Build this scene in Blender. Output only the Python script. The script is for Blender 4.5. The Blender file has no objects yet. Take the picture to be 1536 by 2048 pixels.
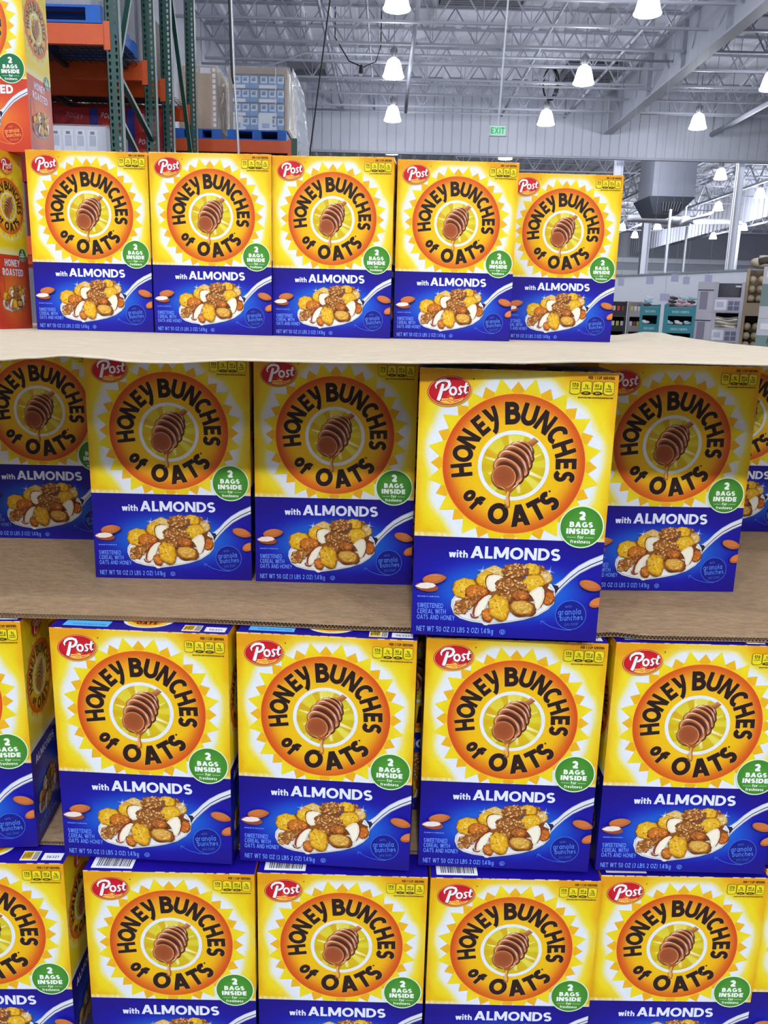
import bpy, math, random
from mathutils import Vector, Matrix
from mathutils.geometry import tessellate_polygon
PI = math.pi
rnd = random.Random(7)
scene = bpy.context.scene
COL = scene.collection

# ------------------------------------------------------------------ helpers
def lin(c):
    return tuple((v/12.92 if v <= .04045 else ((v+.055)/1.055)**2.4) for v in (x/255. for x in c))
def mix(a, b, t):
    t = max(0., min(1., t)); return tuple(a[i]+(b[i]-a[i])*t for i in range(3))
def sstep(a, b, x):
    t = max(0., min(1., (x-a)/(b-a))); return t*t*(3-2*t)

MATS = {}
def mat(name, color=(200,200,200), rough=.5, metal=0., noise=0., nscale=30., bump=0., attr=False, emit=0., trans=0., alpha=1., spec=.5, coat=0., stretch=None):
    if name in MATS: return MATS[name]
    m = bpy.data.materials.new(name); m.use_nodes = True
    nt = m.node_tree; N = nt.nodes; L = nt.links; b = N['Principled BSDF']
    b.inputs['Roughness'].default_value = rough; b.inputs['Metallic'].default_value = metal
    b.inputs['Specular IOR Level'].default_value = spec
    if coat: b.inputs['Coat Weight'].default_value = coat; b.inputs['Coat Roughness'].default_value = .2
    src = None
    if attr:
        a = N.new('ShaderNodeAttribute'); a.attribute_name = 'Col'; src = a.outputs['Color']
    else:
        rgb = N.new('ShaderNodeRGB'); rgb.outputs[0].default_value = lin(color)+(1,); src = rgb.outputs[0]
    if noise or bump:
        tc = N.new('ShaderNodeTexCoord'); nz = N.new('ShaderNodeTexNoise')
        nz.inputs['Scale'].default_value = nscale; nz.inputs['Detail'].default_value = 5
        vec = tc.outputs['Object']
        if stretch:
            mp = N.new('ShaderNodeMapping'); mp.inputs['Scale'].default_value = stretch
            L.new(vec, mp.inputs['Vector']); vec = mp.outputs[0]
        L.new(vec, nz.inputs['Vector'])
        if noise:
            mr = N.new('ShaderNodeMapRange'); mr.inputs['To Min'].default_value = 1-noise; mr.inputs['To Max'].default_value = 1+noise
            mr.inputs['From Min'].default_value = .25; mr.inputs['From Max'].default_value = .75
            L.new(nz.outputs['Fac'], mr.inputs['Value'])
            mx = N.new('ShaderNodeVectorMath'); mx.operation = 'SCALE'
            L.new(src, mx.inputs[0]); L.new(mr.outputs[0], mx.inputs['Scale']); src = mx.outputs[0]
        if bump:
            bp = N.new('ShaderNodeBump'); bp.inputs['Strength'].default_value = bump; bp.inputs['Distance'].default_value = .01
            L.new(nz.outputs['Fac'], bp.inputs['Height']); L.new(bp.outputs[0], b.inputs['Normal'])
    L.new(src, b.inputs['Base Color'])
    if emit:
        L.new(src, b.inputs['Emission Color']); b.inputs['Emission Strength'].default_value = emit
    if trans:
        b.inputs['Transmission Weight'].default_value = trans; b.inputs['IOR'].default_value = 1.2
    if alpha < 1: b.inputs['Alpha'].default_value = alpha
    MATS[name] = m; return m

def link(name, me, parent=None):
    o = bpy.data.objects.new(name, me); COL.objects.link(o)
    if parent is not None: o.parent = parent
    return o
def tag(o, label=None, cat=None, group=None, kind=None):
    if label: o['label'] = label
    if cat: o['category'] = cat
    if group: o['group'] = group
    if kind: o['kind'] = kind
    return o
def thing(name, label, cat, loc=(0,0,0), rz=0., group=None):
    o = link(name, None); o.empty_display_size = .05; o.location = loc; o.rotation_euler = (0,0,rz)
    return tag(o, label, cat, group)

class MB:
    """collects shapes, links them as one mesh object; per-vertex colour optional"""
    def __init__(s): s.v=[]; s.f=[]; s.c=[]; s.smooth=False
    def add(s, vs, fs, col=(255,255,255)):
        n=len(s.v); s.v+= [tuple(v) for v in vs]; s.f+=[tuple(i+n for i in f) for f in fs]
        if col and isinstance(col[0], (tuple,list)): s.c+=list(col)
        else: s.c+=[col]*len(vs)
        return s
    def box(s, x0,x1,y0,y1,z0,z1, col=(255,255,255), M=None):
        vs=[(x,y,z) for z in (z0,z1) for y in (y0,y1) for x in (x0,x1)]
        if M is not None: vs=[tuple(M@Vector(v)) for v in vs]
        return s.add(vs,[(0,2,3,1),(4,5,7,6),(0,1,5,4),(2,6,7,3),(0,4,6,2),(1,3,7,5)],col)
    def quad(s,a,b,c,d,col=(255,255,255)): return s.add([a,b,c,d],[(0,1,2,3)],col)
    def bar(s,a,b,w,h=None,col=(255,255,255)):
        h=h or w; a=Vector(a); b=Vector(b); d=(b-a); L=d.length
        if L<1e-6: return s
        d/=L; up=Vector((0,0,1)) if abs(d.z)<.99 else Vector((0,1,0))
        x=d.cross(up).normalized(); y=x.cross(d)
        vs=[]
        for p in (a,b):
            for sx,sy in ((-1,-1),(1,-1),(1,1),(-1,1)): vs.append(p+x*sx*w/2+y*sy*h/2)
        return s.add(vs,[(0,1,2,3),(7,6,5,4),(0,4,5,1),(1,5,6,2),(2,6,7,3),(3,7,4,0)],col)
    def tube(s,pts,r,n=8,col=(255,255,255),cap=True):
        pts=[Vector(p) for p in pts]; rings=[]; vs=[]; fs=[]
        for i,p in enumerate(pts):
            d=(pts[min(i+1,len(pts)-1)]-pts[max(i-1,0)]).normalized()
            up=Vector((0,0,1)) if abs(d.z)<.95 else Vector((1,0,0))
            x=d.cross(up).normalized(); y=x.cross(d); rr=r[i] if isinstance(r,(list,tuple)) else r
            for k in range(n): a=2*PI*k/n; vs.append(p+x*math.cos(a)*rr+y*math.sin(a)*rr)
        for i in range(len(pts)-1):
            for k in range(n):
                k2=(k+1)%n; fs.append((i*n+k,(i+1)*n+k,(i+1)*n+k2,i*n+k2))
        if cap: fs.append(tuple(range(n))); fs.append(tuple(reversed(range((len(pts)-1)*n,len(pts)*n))))
        return s.add(vs,fs,col)
    def lathe(s,prof,c=(0,0,0),n=24,col=(255,255,255)):
        vs=[];fs=[]
        for r,z in prof:
            for k in range(n): a=2*PI*k/n; vs.append((c[0]+r*math.cos(a),c[1]+r*math.sin(a),c[2]+z))
        for i in range(len(prof)-1):
            for k in range(n):
                k2=(k+1)%n; fs.append((i*n+k,i*n+k2,(i+1)*n+k2,(i+1)*n+k))
        return s.add(vs,fs,col)
    def mesh(s,name,m,smooth=False):
        me=bpy.data.meshes.new(name); me.from_pydata(s.v,[],s.f)
        if m is not None: me.materials.append(m)
        ca=me.color_attributes.new('Col','FLOAT_COLOR','POINT')
        flat=[]
        cache={}
        for c in s.c:
            if c not in cache: cache[c]=lin(c)
            flat+=[*cache[c],1.]
        ca.data.foreach_set('color',flat)
        if smooth: me.polygons.foreach_set('use_smooth',[True]*len(me.polygons))
        me.update(); return me
    def build(s,name,m,parent=None,smooth=False): return link(name,s.mesh(name,m,smooth),parent)

# ------------------------------------------------------------------ stroke lettering
def arc(cx,cy,rx,ry,a0,a1,n=12):
    return [(cx+rx*math.cos(math.radians(a0+(a1-a0)*i/n)), cy+ry*math.sin(math.radians(a0+(a1-a0)*i/n))) for i in range(n+1)]
def glyph(c,t):
    h=t/2; P=[]
    S=lambda *p: P.append(('s',list(p)))
    D=lambda x0,y0,x1,y1,k=1.12: P.append(('d',x0,y0,x1,y1,t*k))
    X=.70; w=.7
    if c=='A': w=.9; D(t*.56,0,w/2,1); D(w-t*.56,0,w/2,1); P.append(('s',[(w*.24,.28),(w*.76,.28)],t*.8))
    elif c=='B':
        w=.7; m=.54; S((h,0),(h,1)); r=(1-h-m)/2
        S((h,1-h),(w*.46,1-h),*arc(w*.46,m+r,w*.46-h,r,90,-90)[1:],(h,m)); r=(m-h)/2
        S((h,m),(w*.5,m),*arc(w*.5,h+r,w*.5-h,r,90,-90)[1:],(h,h))
    elif c=='C': w=.82; S(*arc(w/2+.03,.5,w/2-h,.5-h,52,308,20))
    elif c=='D': w=.8; S((h,0),(h,1)); S((h,1-h),(w*.4,1-h),*arc(w*.4,.5,w*.6-h,.5-h,90,-90,16)[1:],(h,h))
    elif c=='E': w=.6; S((h,0),(h,1)); S((h,1-h),(w,1-h)); S((h,h),(w,h)); S((h,.5),(w*.92,.5))
    elif c=='F': w=.56; S((h,0),(h,1)); S((h,1-h),(w,1-h)); S((h,.48),(w*.9,.48))
    elif c=='G': w=.86; S(*arc(w/2,.5,w/2-h,.5-h,48,345,20)); S((w*.55,.45),(w,.45)); S((w-h,.1),(w-h,.45))
    elif c=='H': w=.78; S((h,0),(h,1)); S((w-h,0),(w-h,1)); S((h,.5),(w-h,.5))
    elif c=='I': w=t; S((h,0),(h,1))
    elif c=='K': w=.74; S((h,0),(h,1)); D(t,.42,w-h,1); D(w-h*1.1,0,w*.42,.58)
    elif c=='L': w=.54; S((h,0),(h,1)); S((h,h),(w,h))
    elif c=='M': w=1.02; S((h,0),(h,1)); S((w-h,0),(w-h,1)); D(h*1.2,1,w/2,.12); D(w-h*1.2,1,w/2,.12)
    elif c=='N': w=.84; S((h,0),(h,1)); S((w-h,0),(w-h,1)); D(h*1.15,1,w-h*1.15,0,1.2)
    elif c in 'O0': w=.92 if c=='O' else .66; S(*arc(w/2,.5,w/2-h,.5-h,0,360,26))
    elif c=='P': w=.66; S((h,0),(h,1)); r=(1-h-.42)/2; S((h,1-h),(w*.45,1-h),*arc(w*.45,.42+r,w*.55-h,r,90,-90)[1:],(h,.42))
    elif c=='R': w=.72; S((h,0),(h,1)); r=(1-h-.45)/2; S((h,1-h),(w*.42,1-h),*arc(w*.42,.45+r,w*.52-h,r,90,-90)[1:],(h,.45)); D(w-h,0,w*.45,.5)
    elif c=='S':
        w=.66; r=(1-t)/4; S(*arc(w/2,1-h-r,w/2-h,r,35,270,14),*arc(w/2,h+r,w/2-h,r,90,-145,14)[1:])
    elif c=='T': w=.7; S((w/2,0),(w/2,1)); S((0,1-h),(w,1-h))
    elif c=='U': w=.78; S((h,1),(h,w/2),*arc(w/2,w/2,w/2-h,w/2-h,180,360,14)[1:],(w-h,1))
    elif c=='V': w=.84; D(t*.56,1,w/2,0); D(w-t*.56,1,w/2,0)
    elif c=='W': w=1.2; D(t*.56,1,w*.27,0); D(w/2,1,w*.27,0); D(w/2,1,w*.73,0); D(w-t*.56,1,w*.73,0)
    elif c=='X': w=.8; D(h,0,w-h,1); D(w-h,0,h,1)
    elif c=='Y': w=.82; S((w/2,0),(w/2,.45)); D(t*.56,1,w/2,.4); D(w-t*.56,1,w/2,.4)
    elif c=='Z': w=.7; S((0,1-h),(w,1-h)); S((0,h),(w,h)); D(h,h,w-h,1-h,1.3)
    elif c=='1': w=.4; S((w-h,0),(w-h,1)); D(h*.6,.74,w-h,1)
    elif c=='2': w=.62; r=.27; S(*arc(w/2,1-h-r+.02,w/2-h,r,160,-30,12),(h*1.2,h)); S((h,h),(w,h))
    elif c=='3': w=.62; r=(1-t)/4; S(*arc(w/2-.03,1-h-r,w/2-h,r,150,-90,12)); S(*arc(w/2-.03,h+r,w/2-h,r,90,-150,12))
    elif c=='4': w=.7; S((w*.68,0),(w*.68,1)); S((0,.27),(w,.27)); D(h,.27,w*.62,1)
    elif c=='5': w=.62; S((w,1-h),(h,1-h),(h,.55)); S(*arc(w/2-.02,.33,w/2-h,.33-h,120,-140,14))
    elif c=='6': w=.64; S(*arc(w/2,.31,w/2-h,.31-h,0,360,18)); S((h,.31),(w*.25,.75),(w*.62,1))
    elif c=='7': w=.6; S((0,1-h),(w,1-h)); D(w*.3,0,w-h,1-h)
    elif c=='8': w=.64; r=(1-t)/4; S(*arc(w/2,1-h-r,w/2-h-.03,r,0,360,16)); S(*arc(w/2,h+r,w/2-h,r,0,360,16))
    elif c=='9': w=.64; S(*arc(w/2,.69,w/2-h,.31-h,0,360,18)); S((w-h,.69),(w*.75,.25),(w*.4,0))
    elif c=='a': w=.6; S(*arc(w/2,X/2,w/2-h,X/2-h,0,360,16)); S((w-h,0),(w-h,X))
    elif c=='b': w=.6; S(*arc(w/2,X/2,w/2-h,X/2-h,0,360,16)); S((h,0),(h,1))
    elif c=='c': w=.54; S(*arc(w/2+.03,X/2,w/2-h,X/2-h,50,310,14))
    elif c=='e': w=.6; S(*arc(w/2,X/2,w/2-h,X/2-h,0,310,16)); S((h,X/2),(w-h*.5,X/2))
    elif c=='f': w=.46; S((w*.4,0),(w*.4,.75),*arc(w*.4+.2,.75,.2,.25-h,180,80,6)[1:]); S((0,.62),(w,.62))
    elif c=='g': w=.6; S(*arc(w/2,X/2,w/2-h,X/2-h,0,360,16)); S((w-h,X),(w-h,-.1),*arc(w/2,-.1,w/2-h,.16,0,-150,8)[1:])
    elif c in 'hn': w=.58; S((h,0),(h,1 if c=='h' else X)); S((h,.35),*arc(w/2,.4,w/2-h,.3-h,170,0,10),(w-h,0))
    elif c=='i': w=t; S((h,0),(h,X)); S((h,X+.12),(h,X+.12+t))
    elif c=='k': w=.56; S((h,0),(h,1)); D(h,.25,w-h,X); D(w-h,0,w*.4,.4)
    elif c=='l': w=t; S((h,0),(h,1))
    elif c=='o': w=.62; S(*arc(w/2,X/2,w/2-h,X/2-h,0,360,18))
    elif c=='r': w=.4; S((h,0),(h,X)); S((h,.4),*arc(w*.9,.4,w*.9-h,.3-h,175,85,6))
    elif c=='s': w=.48; r=(X-t)/4; S(*arc(w/2,X-h-r,w/2-h,r,35,270,10),*arc(w/2,h+r,w/2-h,r,90,-145,10)[1:])
    elif c=='t': w=.42; S((w*.4,.92),(w*.4,.2),*arc(w*.4+.16,.2,.16,.2-h,180,280,6)[1:]); S((0,X-h),(w,X-h))
    elif c=='u': w=.58; S((h,X),(h,.3),*arc(w/2,.3,w/2-h,.3-h,180,360,10)[1:]); S((w-h,0),(w-h,X))
    elif c in 'vy':
        w=.58; D(h*1.1,X,w/2,0)
        if c=='v': D(w-h*1.1,X,w/2,0)
        else: D(w-h*1.1,X,w*.3,-.28)
    elif c=='w': w=.86; D(h,X,w*.27,0); D(w/2,X,w*.27,0); D(w/2,X,w*.73,0); D(w-h,X,w*.73,0)
    elif c=='(': w=.26; S(*arc(w+.05,.45,w+.05-h,.75,135,225,8))
    elif c==')': w=.26; S(*arc(-.05,.45,w+.05-h,.75,45,-45,8))
    elif c=='.': w=t; S((h,0),(h,t*1.05))
    elif c=='!': w=t; S((h,0),(h,t)); S((h,.3),(h,1))
    elif c=='%': w=.8; S(*arc(.2,.78,.15,.17,0,360,10)); S(*arc(.6,.22,.15,.17,0,360,10)); D(.2,0,.6,1,.7)
    elif c=='y~':
        w=.74; S(*arc(w-h-.02,.5,w-h-.12,.42,205,180,2),*[(h*.9,.98)]) ; P.clear()
        w=.76; D(h*1.1,1,w*.52,.34,1.15); S((w-h,1.),(w-h*1.05,.8),(w-h*1.5,.5),(w*.62,.2),(w*.48,.02),(w*.36,-.1),(w*.2,-.16))
    else: w=.3
    return w,P
def strip(pts,t):
    n=len(pts); closed=(abs(pts[0][0]-pts[-1][0])+abs(pts[0][1]-pts[-1][1])<1e-6)
    L=[];R=[]
    def nrm(a,b):
        dx,dy=b[0]-a[0],b[1]-a[1]; l=math.hypot(dx,dy) or 1; return (-dy/l,dx/l)
    for i in range(n):
        if closed: a=nrm(pts[(i-1)%(n-1)],pts[i%(n-1)] if i<n-1 else pts[0]); b=nrm(pts[i%(n-1)],pts[(i+1)%(n-1)] if i<n-1 else pts[1]); 
        else: a=nrm(pts[max(i-1,0)],pts[max(i,1)]) if i>0 else nrm(pts[0],pts[1]); b=nrm(pts[i],pts[i+1]) if i<n-1 else a
        mx,my=a[0]+b[0],a[1]+b[1]; l=math.hypot(mx,my)
        if l<.2: mx,my=a; k=1
        else:
            mx/=l;my/=l; k=1/max(.55,(mx*a[0]+my*a[1]))
        p=pts[i]; L.append((p[0]+mx*k*t/2,p[1]+my*k*t/2)); R.append((p[0]-mx*k*t/2,p[1]-my*k*t/2))
    return [[L[i],L[i+1],R[i+1],R[i]] for i in range(n-1)]

LAY=5e-5
class Art(MB):
    """flat print: x to the right and y down in millimetres on a panel W x H; layer = how far the ink stands proud"""
    def __init__(s,W=222.5,H=320.,x0=0.,y0=0.,k=1.): MB.__init__(s); s.W=W; s.H=H; s.x0=x0; s.y0=y0; s.k=k
    def P(s,x,y,l): 
        return ((s.x0+x*s.k-s.W/2)/1000.,-1e-4-l*LAY,(s.H-(s.y0+y*s.k))/1000.)
    def poly(s,pts,col,l):
        if len(pts)<=4 : s.add([s.P(x,y,l) for x,y in pts],[tuple(range(len(pts)))],col); return
        tr=tessellate_polygon([[Vector((x,y,0)) for x,y in pts]])
        s.add([s.P(x,y,l) for x,y in pts],[tuple(t) for t in tr],col)
    def disc(s,cx,cy,rx,ry,cols,l,rot=0.,n=32,rs=None,off=(0,0),wob=0.,seed=0,ri=0.):
        """rings of colours from the centre (first) out; off shifts the centre colour"""
        m=len(cols); cr,sr=math.cos(math.radians(rot)),math.sin(math.radians(rot)); R=random.Random(seed)
        wb=[1+wob*(R.random()*2-1) for _ in range(n)]
        vs=[];cs=[];fs=[]
        rs=rs or [ri+(1-ri)*i/(m-1) for i in range(m)]
        for j in range(m):
            for k in range(n):
                a=2*PI*k/n; q=rs[j]*(1+(wb[k]-1)*min(1,rs[j]*1.2)); x=math.cos(a)*rx*q+off[0]*(1-rs[j]); y=math.sin(a)*ry*q+off[1]*(1-rs[j])
                vs.append(s.P(cx+x*cr-y*sr,cy+x*sr+y*cr,l)); cs.append(cols[j])
        for j in range(m-1):
            for k in range(n):
                k2=(k+1)%n; fs.append((j*n+k,j*n+k2,(j+1)*n+k2,(j+1)*n+k))
        s.add(vs,fs,cs)
    def stroke(s,pts,t,col,l,ends=None):
        qs=strip(pts,t) if not isinstance(t,(list,tuple)) else None
        if qs is None:
            n=len(pts);L=[];R=[]
            for i in range(n):
                a=pts[max(i-1,0)];b=pts[min(i+1,n-1)]; dx,dy=b[0]-a[0],b[1]-a[1]; q=math.hypot(dx,dy) or 1
                L.append((pts[i][0]-dy/q*t[i]/2,pts[i][1]+dx/q*t[i]/2)); R.append((pts[i][0]+dy/q*t[i]/2,pts[i][1]-dx/q*t[i]/2))
            qs=[[L[i],L[i+1],R[i+1],R[i]] for i in range(n-1)]
        for i,q in enumerate(qs): s.add([s.P(x,y,l+(.08 if i%2 else 0)) for x,y in q],[(0,1,2,3)],col)
    def glyph(s,c,x,y,cap,t,col,l,rot=0.,sx=1.,skew=0.,center=False,grow=0.):
        w,prims=glyph(c,t); cr,sr=math.cos(rot),math.sin(rot)
        def T(px,py):
            if center: px-=w/2; py-=.5
            gx=(px*sx+py*skew)*cap; gy=py*cap
            return (x+gx*cr-gy*sr, y-(gx*sr+gy*cr))
        l-=.16
        for p in prims:
            l+=.16
            if p[0]=='s':
                tt=(p[2] if len(p)>2 else t)+grow
                for i,q in enumerate(strip(p[1],tt)): s.add([s.P(*T(*a),l+(.07 if i%2 else 0)) for a in q],[(0,1,2,3)],col)
            else:
                _,x0,y0,x1,y1,tw=p; tw+=grow; s.add([s.P(*T(*a),l) for a in ((x0-tw/2,y0),(x0+tw/2,y0),(x1+tw/2,y1),(x1-tw/2,y1))],[(0,1,2,3)],col)
        return w*sx*cap
    def text(s,st,x,y,cap,t,col,l,sx=1.,gap=.12,fit=None,skew=0.,rot=0.,align='l'):
        tot=sum((glyph(c,t)[0] if c!=' ' else .3) for c in st); ng=len(st)-1
        if fit: sx=(fit/cap-gap*ng*1.)/tot if (fit/cap-gap*ng)>0 else .4
        width=(tot*sx+gap*ng)*cap
        if align=='c': x-=width/2*math.cos(rot); y+=width/2*math.sin(rot)
        cr,sr=math.cos(rot),math.sin(rot)
        for c in st:
            w=(glyph(c,t)[0] if c!=' ' else .3)*sx*cap
            if c!=' ': s.glyph(c,x,y,cap,t,col,l,rot=rot,sx=sx,skew=skew)
            x+=(w+gap*cap)*cr; y-=(w+gap*cap)*sr
        return x
# ------------------------------------------------------------------ cereal carton artwork
BW,BH,BD = .2225,.320,.110
INK = mat('printed_card', attr=True, rough=.42, noise=.035, nscale=420., spec=.35)
CARD_IN = mat('grey_board', (150,135,110), .8)
CX,CY,RD = 111.2,107.8,81.5
WHT=(226,232,240)
NRAY=32
def ray_profile(a):
    """radius of the sunburst outline at angle a (degrees)"""
    st=360./NRAY; q=((a-90.)/st)%2.0   # 0 = orange ray straight up, 1 = yellow
    d=abs(q-round(q)); tip=1.235 if int(round(q))%2 else 1.17
    return RD*(1.075+(tip-1.075)*(1-d*2))
def bg_yellow(x,y,pal):
    a=math.degrees(math.atan2(CY-y,x-CX)); r=math.hypot(x-CX,y-CY)
    rr=RD*1.2+4*math.sin(math.radians(a*5+40))+3*math.sin(math.radians(a*11))
    w=1-sstep(-1,12,r-rr)
    edge=min(x,222.5-x)
    c=mix((232,202,8),(224,156,16),min(1,max(sstep(40,3,y)*(.7+.6*sstep(85,0,edge)),sstep(13,0,edge)*.7,sstep(178,192,y)*.35)))
    c=mix(c,(238,225,60),sstep(26,12,r-rr)*.5)
    c=mix(c,WHT,w*(1-.75*sstep(14,4,y))*(1-.8*sstep(15,4,edge)))
    if y>188: c=mix(c,WHT,sstep(190,194,y)*(.6+.4*math.sin(x*.9)*math.sin(x*.23)))
    return tuple(round(v) for v in c)
PAL_BLUE=dict(dark=(22,6,128),mid=(20,14,150),glow=(22,96,205))
PAL_RED=dict(dark=(196,60,34),mid=(205,72,34),glow=(226,120,40))
def bg_band(x,y,pal):
    d=math.hypot((x-112)/95.,(y-262)/40.)
    c=mix(pal['glow'],pal['mid'],sstep(.55,1.25,d)); c=mix(c,pal['dark'],sstep(1.1,1.7,d)); 
    return tuple(round(v) for v in c)
def grid(mb,Pf,x0,x1,y0,y1,nx,ny,cf):
    vs=[];cs=[];fs=[]
    for j in range(ny+1):
        for i in range(nx+1):
            x=x0+(x1-x0)*i/nx;y=y0+(y1-y0)*j/ny; vs.append(Pf(x,y)); cs.append(cf(x,y))
    for j in range(ny):
        for i in range(nx): a=j*(nx+1)+i; fs.append((a,a+nx+1,a+nx+2,a+1))
    mb.add(vs,fs,cs)
SPLIT=196.; SSPLIT=184.
def carton_mesh(pal,seed):
    R=random.Random(seed); m=MB(); W=BW/2; e=.0012
    # front
    F=lambda x,y:((x-111.25)/1000.,0.,(320.-y)/1000.)
    grid(m,F,0,222.5,0,SPLIT,74,66,lambda x,y:bg_yellow(x,y,pal)); grid(m,F,0,222.5,SPLIT,320,48,30,lambda x,y:bg_band(x,y,pal))
    # sides: a narrower print of the same design
    def sy(x,y):
        r=math.hypot(x-55,y-100); c=mix((226,166,22),(233,207,18),sstep(0,30,y)); c=mix(c,WHT,(1-sstep(46,66,r))*.95)
        c=mix(c,WHT,sstep(165,182,y)*.7); return tuple(round(v) for v in c)
    sb=lambda x,y:tuple(round(v) for v in mix(pal['glow'],pal['dark'],sstep(.3,1.2,math.hypot((x-55)/55.,(y-258)/60.))))
    for sgn in (1,-1):
        G=(lambda x,y:(W,x/1000.,(320.-y)/1000.)) if sgn>0 else (lambda x,y:(-W,(110.-x)/1000.,(320.-y)/1000.))
        grid(m,G,0,110,0,SSPLIT,24,36,sy); grid(m,G,0,110,SSPLIT,320,16,20,sb)
    # top, bottom, back
    m.quad((-W,0,BH),(W,0,BH),(W,BD,BH),(-W,BD,BH),(24,10,138)); m.quad((-W,0,0),(-W,BD,0),(W,BD,0),(W,0,0),pal['dark'])
    m.quad((-W,BD,(320-SPLIT)/1000),(-W,BD,BH),(W,BD,BH),(W,BD,(320-SPLIT)/1000),(228,196,24)); m.quad((-W,BD,0),(-W,BD,(320-SPLIT)/1000),(W,BD,(320-SPLIT)/1000),(W,BD,0),pal['dark'])
    # rubbed card edge: pale nicks along the top front edge and the corners
    x=0.
    while x<222:
        L=R.uniform(3,16); h=R.uniform(.5,1.3)
        if R.random()<.75:
            x2=min(222.5,x+L); m.quad(((x-111.25)/1000,-8e-5,BH+8e-5),((x2-111.25)/1000,-8e-5,BH+8e-5),((x2-111.25-1)/1000,-8e-5,BH-h/1000),((x-111.25+1)/1000,-8e-5,BH-h/1000),(242,206,130))
            m.quad(((x-111.25)/1000,-8e-5,BH+8e-5),((x2-111.25)/1000,-8e-5,BH+8e-5),((x2-111.25)/1000,h/1200,BH+8e-5),((x-111.25)/1000,h/1200,BH+8e-5),(240,214,150))
        x+=L+R.uniform(1,6)
    return m.mesh('carton',INK)
BRN=(38,22,18)
def emblem_mesh(side=False):
    a=Art() if not side else Art(W=110.)
    if side: a.k=.61; a.x0=55-CX*.61; a.y0=97-CY*.61
    # rays
    for ph,(tip,half,c1,c2,l) in enumerate(((1.17,9.2,(232,172,14),(234,182,24),1),(1.235,9.4,(234,206,10),(238,220,40),2))):
        for k in range(NRAY//2):
            an=math.radians(90+k*720./NRAY+ph*360./NRAY); hf=math.radians(half); r0=RD*.98; r1=RD*tip
            pts=[(CX+r0*math.cos(an-hf),CY-r0*math.sin(an-hf)),(CX+r1*math.cos(an),CY-r1*math.sin(an)),(CX+r0*math.cos(an+hf),CY-r0*math.sin(an+hf))]
            if side: pts=[(min(max(p,(.5-a.x0)/a.k),(109.5-a.x0)/a.k),q) for p,q in pts]
            lim=195.6 if not side else 999
            if max(p[1] for p in pts)>lim:   # cut where the coloured band begins
                out=[]
                for i in range(3):
                    p,q=pts[i],pts[(i+1)%3]
                    if p[1]<=lim: out.append(p)
                    if (p[1]-lim)*(q[1]-lim)<0:
                        u=(lim-p[1])/(q[1]-p[1]); out.append((p[0]+(q[0]-p[0])*u,lim))
                if len(out)>2: a.poly(out,c1,l)
            else: a.add([a.P(*p,l) for p in pts],[(0,1,2)],[c1,c2,c1])
    # disc
    a.disc(CX,CY,RD*1.012,RD*1.012,[(250,186,52)]*2,3,n=96)
    n=96;vs=[];cs=[];fs=[];rs=[.45,.6,.72,.82,.9,.96,1.]
    for j,q in enumerate(rs):
        for k in range(n):
            t=2*PI*k/n; x=CX+RD*q*math.cos(t); y=CY-RD*q*math.sin(t)
            base=(236,190,12); edge=(204,76,22)
            up=math.sin(t); sidew=abs(math.cos(t))
            c=mix(base,(226,134,28),sstep(.5,.95,q)*(.3+.55*max(0,up)))
            c=mix(c,edge,sstep(.76+.04*up,1.0,q)*(.75+.25*sidew))
            vs.append(a.P(x,y,4)); cs.append(tuple(round(v) for v in c))
    for j in range(len(rs)-1):
        for k in range(n): k2=(k+1)%n; fs.append((j*n+k,(j+1)*n+k,(j+1)*n+k2,j*n+k2))
    a.add(vs,fs,cs)
    # white ring and sunny centre
    RX,RY=CX,CY+.8
    a.disc(RX,RY,41,41,[WHT]*2,5.6,n=72,rs=[.89,1.])
    R=random.Random(3); n=72; vs=[a.P(RX,RY,5)];cs=[(238,232,150)];fs=[]
    rays=[R.uniform(-1,1) for _ in range(24)]
    for j,q in enumerate((12,22,30,37)):
        for k in range(n):
            t=2*PI*k/n; g=rays[(k*24//n)]; c=mix((222,205,20),(206,186,14),q/37.); c=mix(c,(214,150,26),max(0,g)*q/37.*.7); c=mix(c,(245,240,150),max(0,-g)*.55)
            vs.append(a.P(RX+q*math.cos(t),RY-q*math.sin(t),5)); cs.append(tuple(round(v) for v in c))
    for k in range(n): fs.append((0,1+k,1+(k+1)%n))
    for j in range(3):
        for k in range(n): k2=(k+1)%n; fs.append((1+j*n+k,1+(j+1)*n+k,1+(j+1)*n+k2,1+j*n+k2))
    a.add(vs,fs,cs)
    for an,wd,ln in ((100,7,35),(165,5,34),(200,6,30),(285,9,33),(338,7,36),(25,4,34),(60,3,36),(235,3,35),(262,4,32)):
        t=math.radians(an); d=(math.cos(t),-math.sin(t)); p=(-d[1],d[0])
        pts=[(RX+d[0]*14+p[0]*wd*.35,RY+d[1]*14+p[1]*wd*.35),(RX+d[0]*ln+p[0]*wd*.2,RY+d[1]*ln+p[1]*wd*.2),(RX+d[0]*ln-p[0]*wd*.2,RY+d[1]*ln-p[1]*wd*.2),(RX+d[0]*14-p[0]*wd*.35,RY+d[1]*14-p[1]*wd*.35)]
        a.add([a.P(*q,6) for q in pts],[(0,1,2,3)],[(244,243,210),(228,214,90),(228,214,90),(244,243,210)])
    # title lettering round the disc
    TL=[('H',-172.5,24.5,.82),('O',168.8,24,.9),('N',151.3,24,.82),('E',132,24,.86),('y~',116.9,25,.86),('B',94.2,26,.96),('U',75.8,25,.94),
        ('N',56.6,24.6,.86),('C',37.6,24.5,.92),('H',20.6,24.5,.88),('E',3.0,24,.86),('S',-11.3,24.5,.86)]
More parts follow.
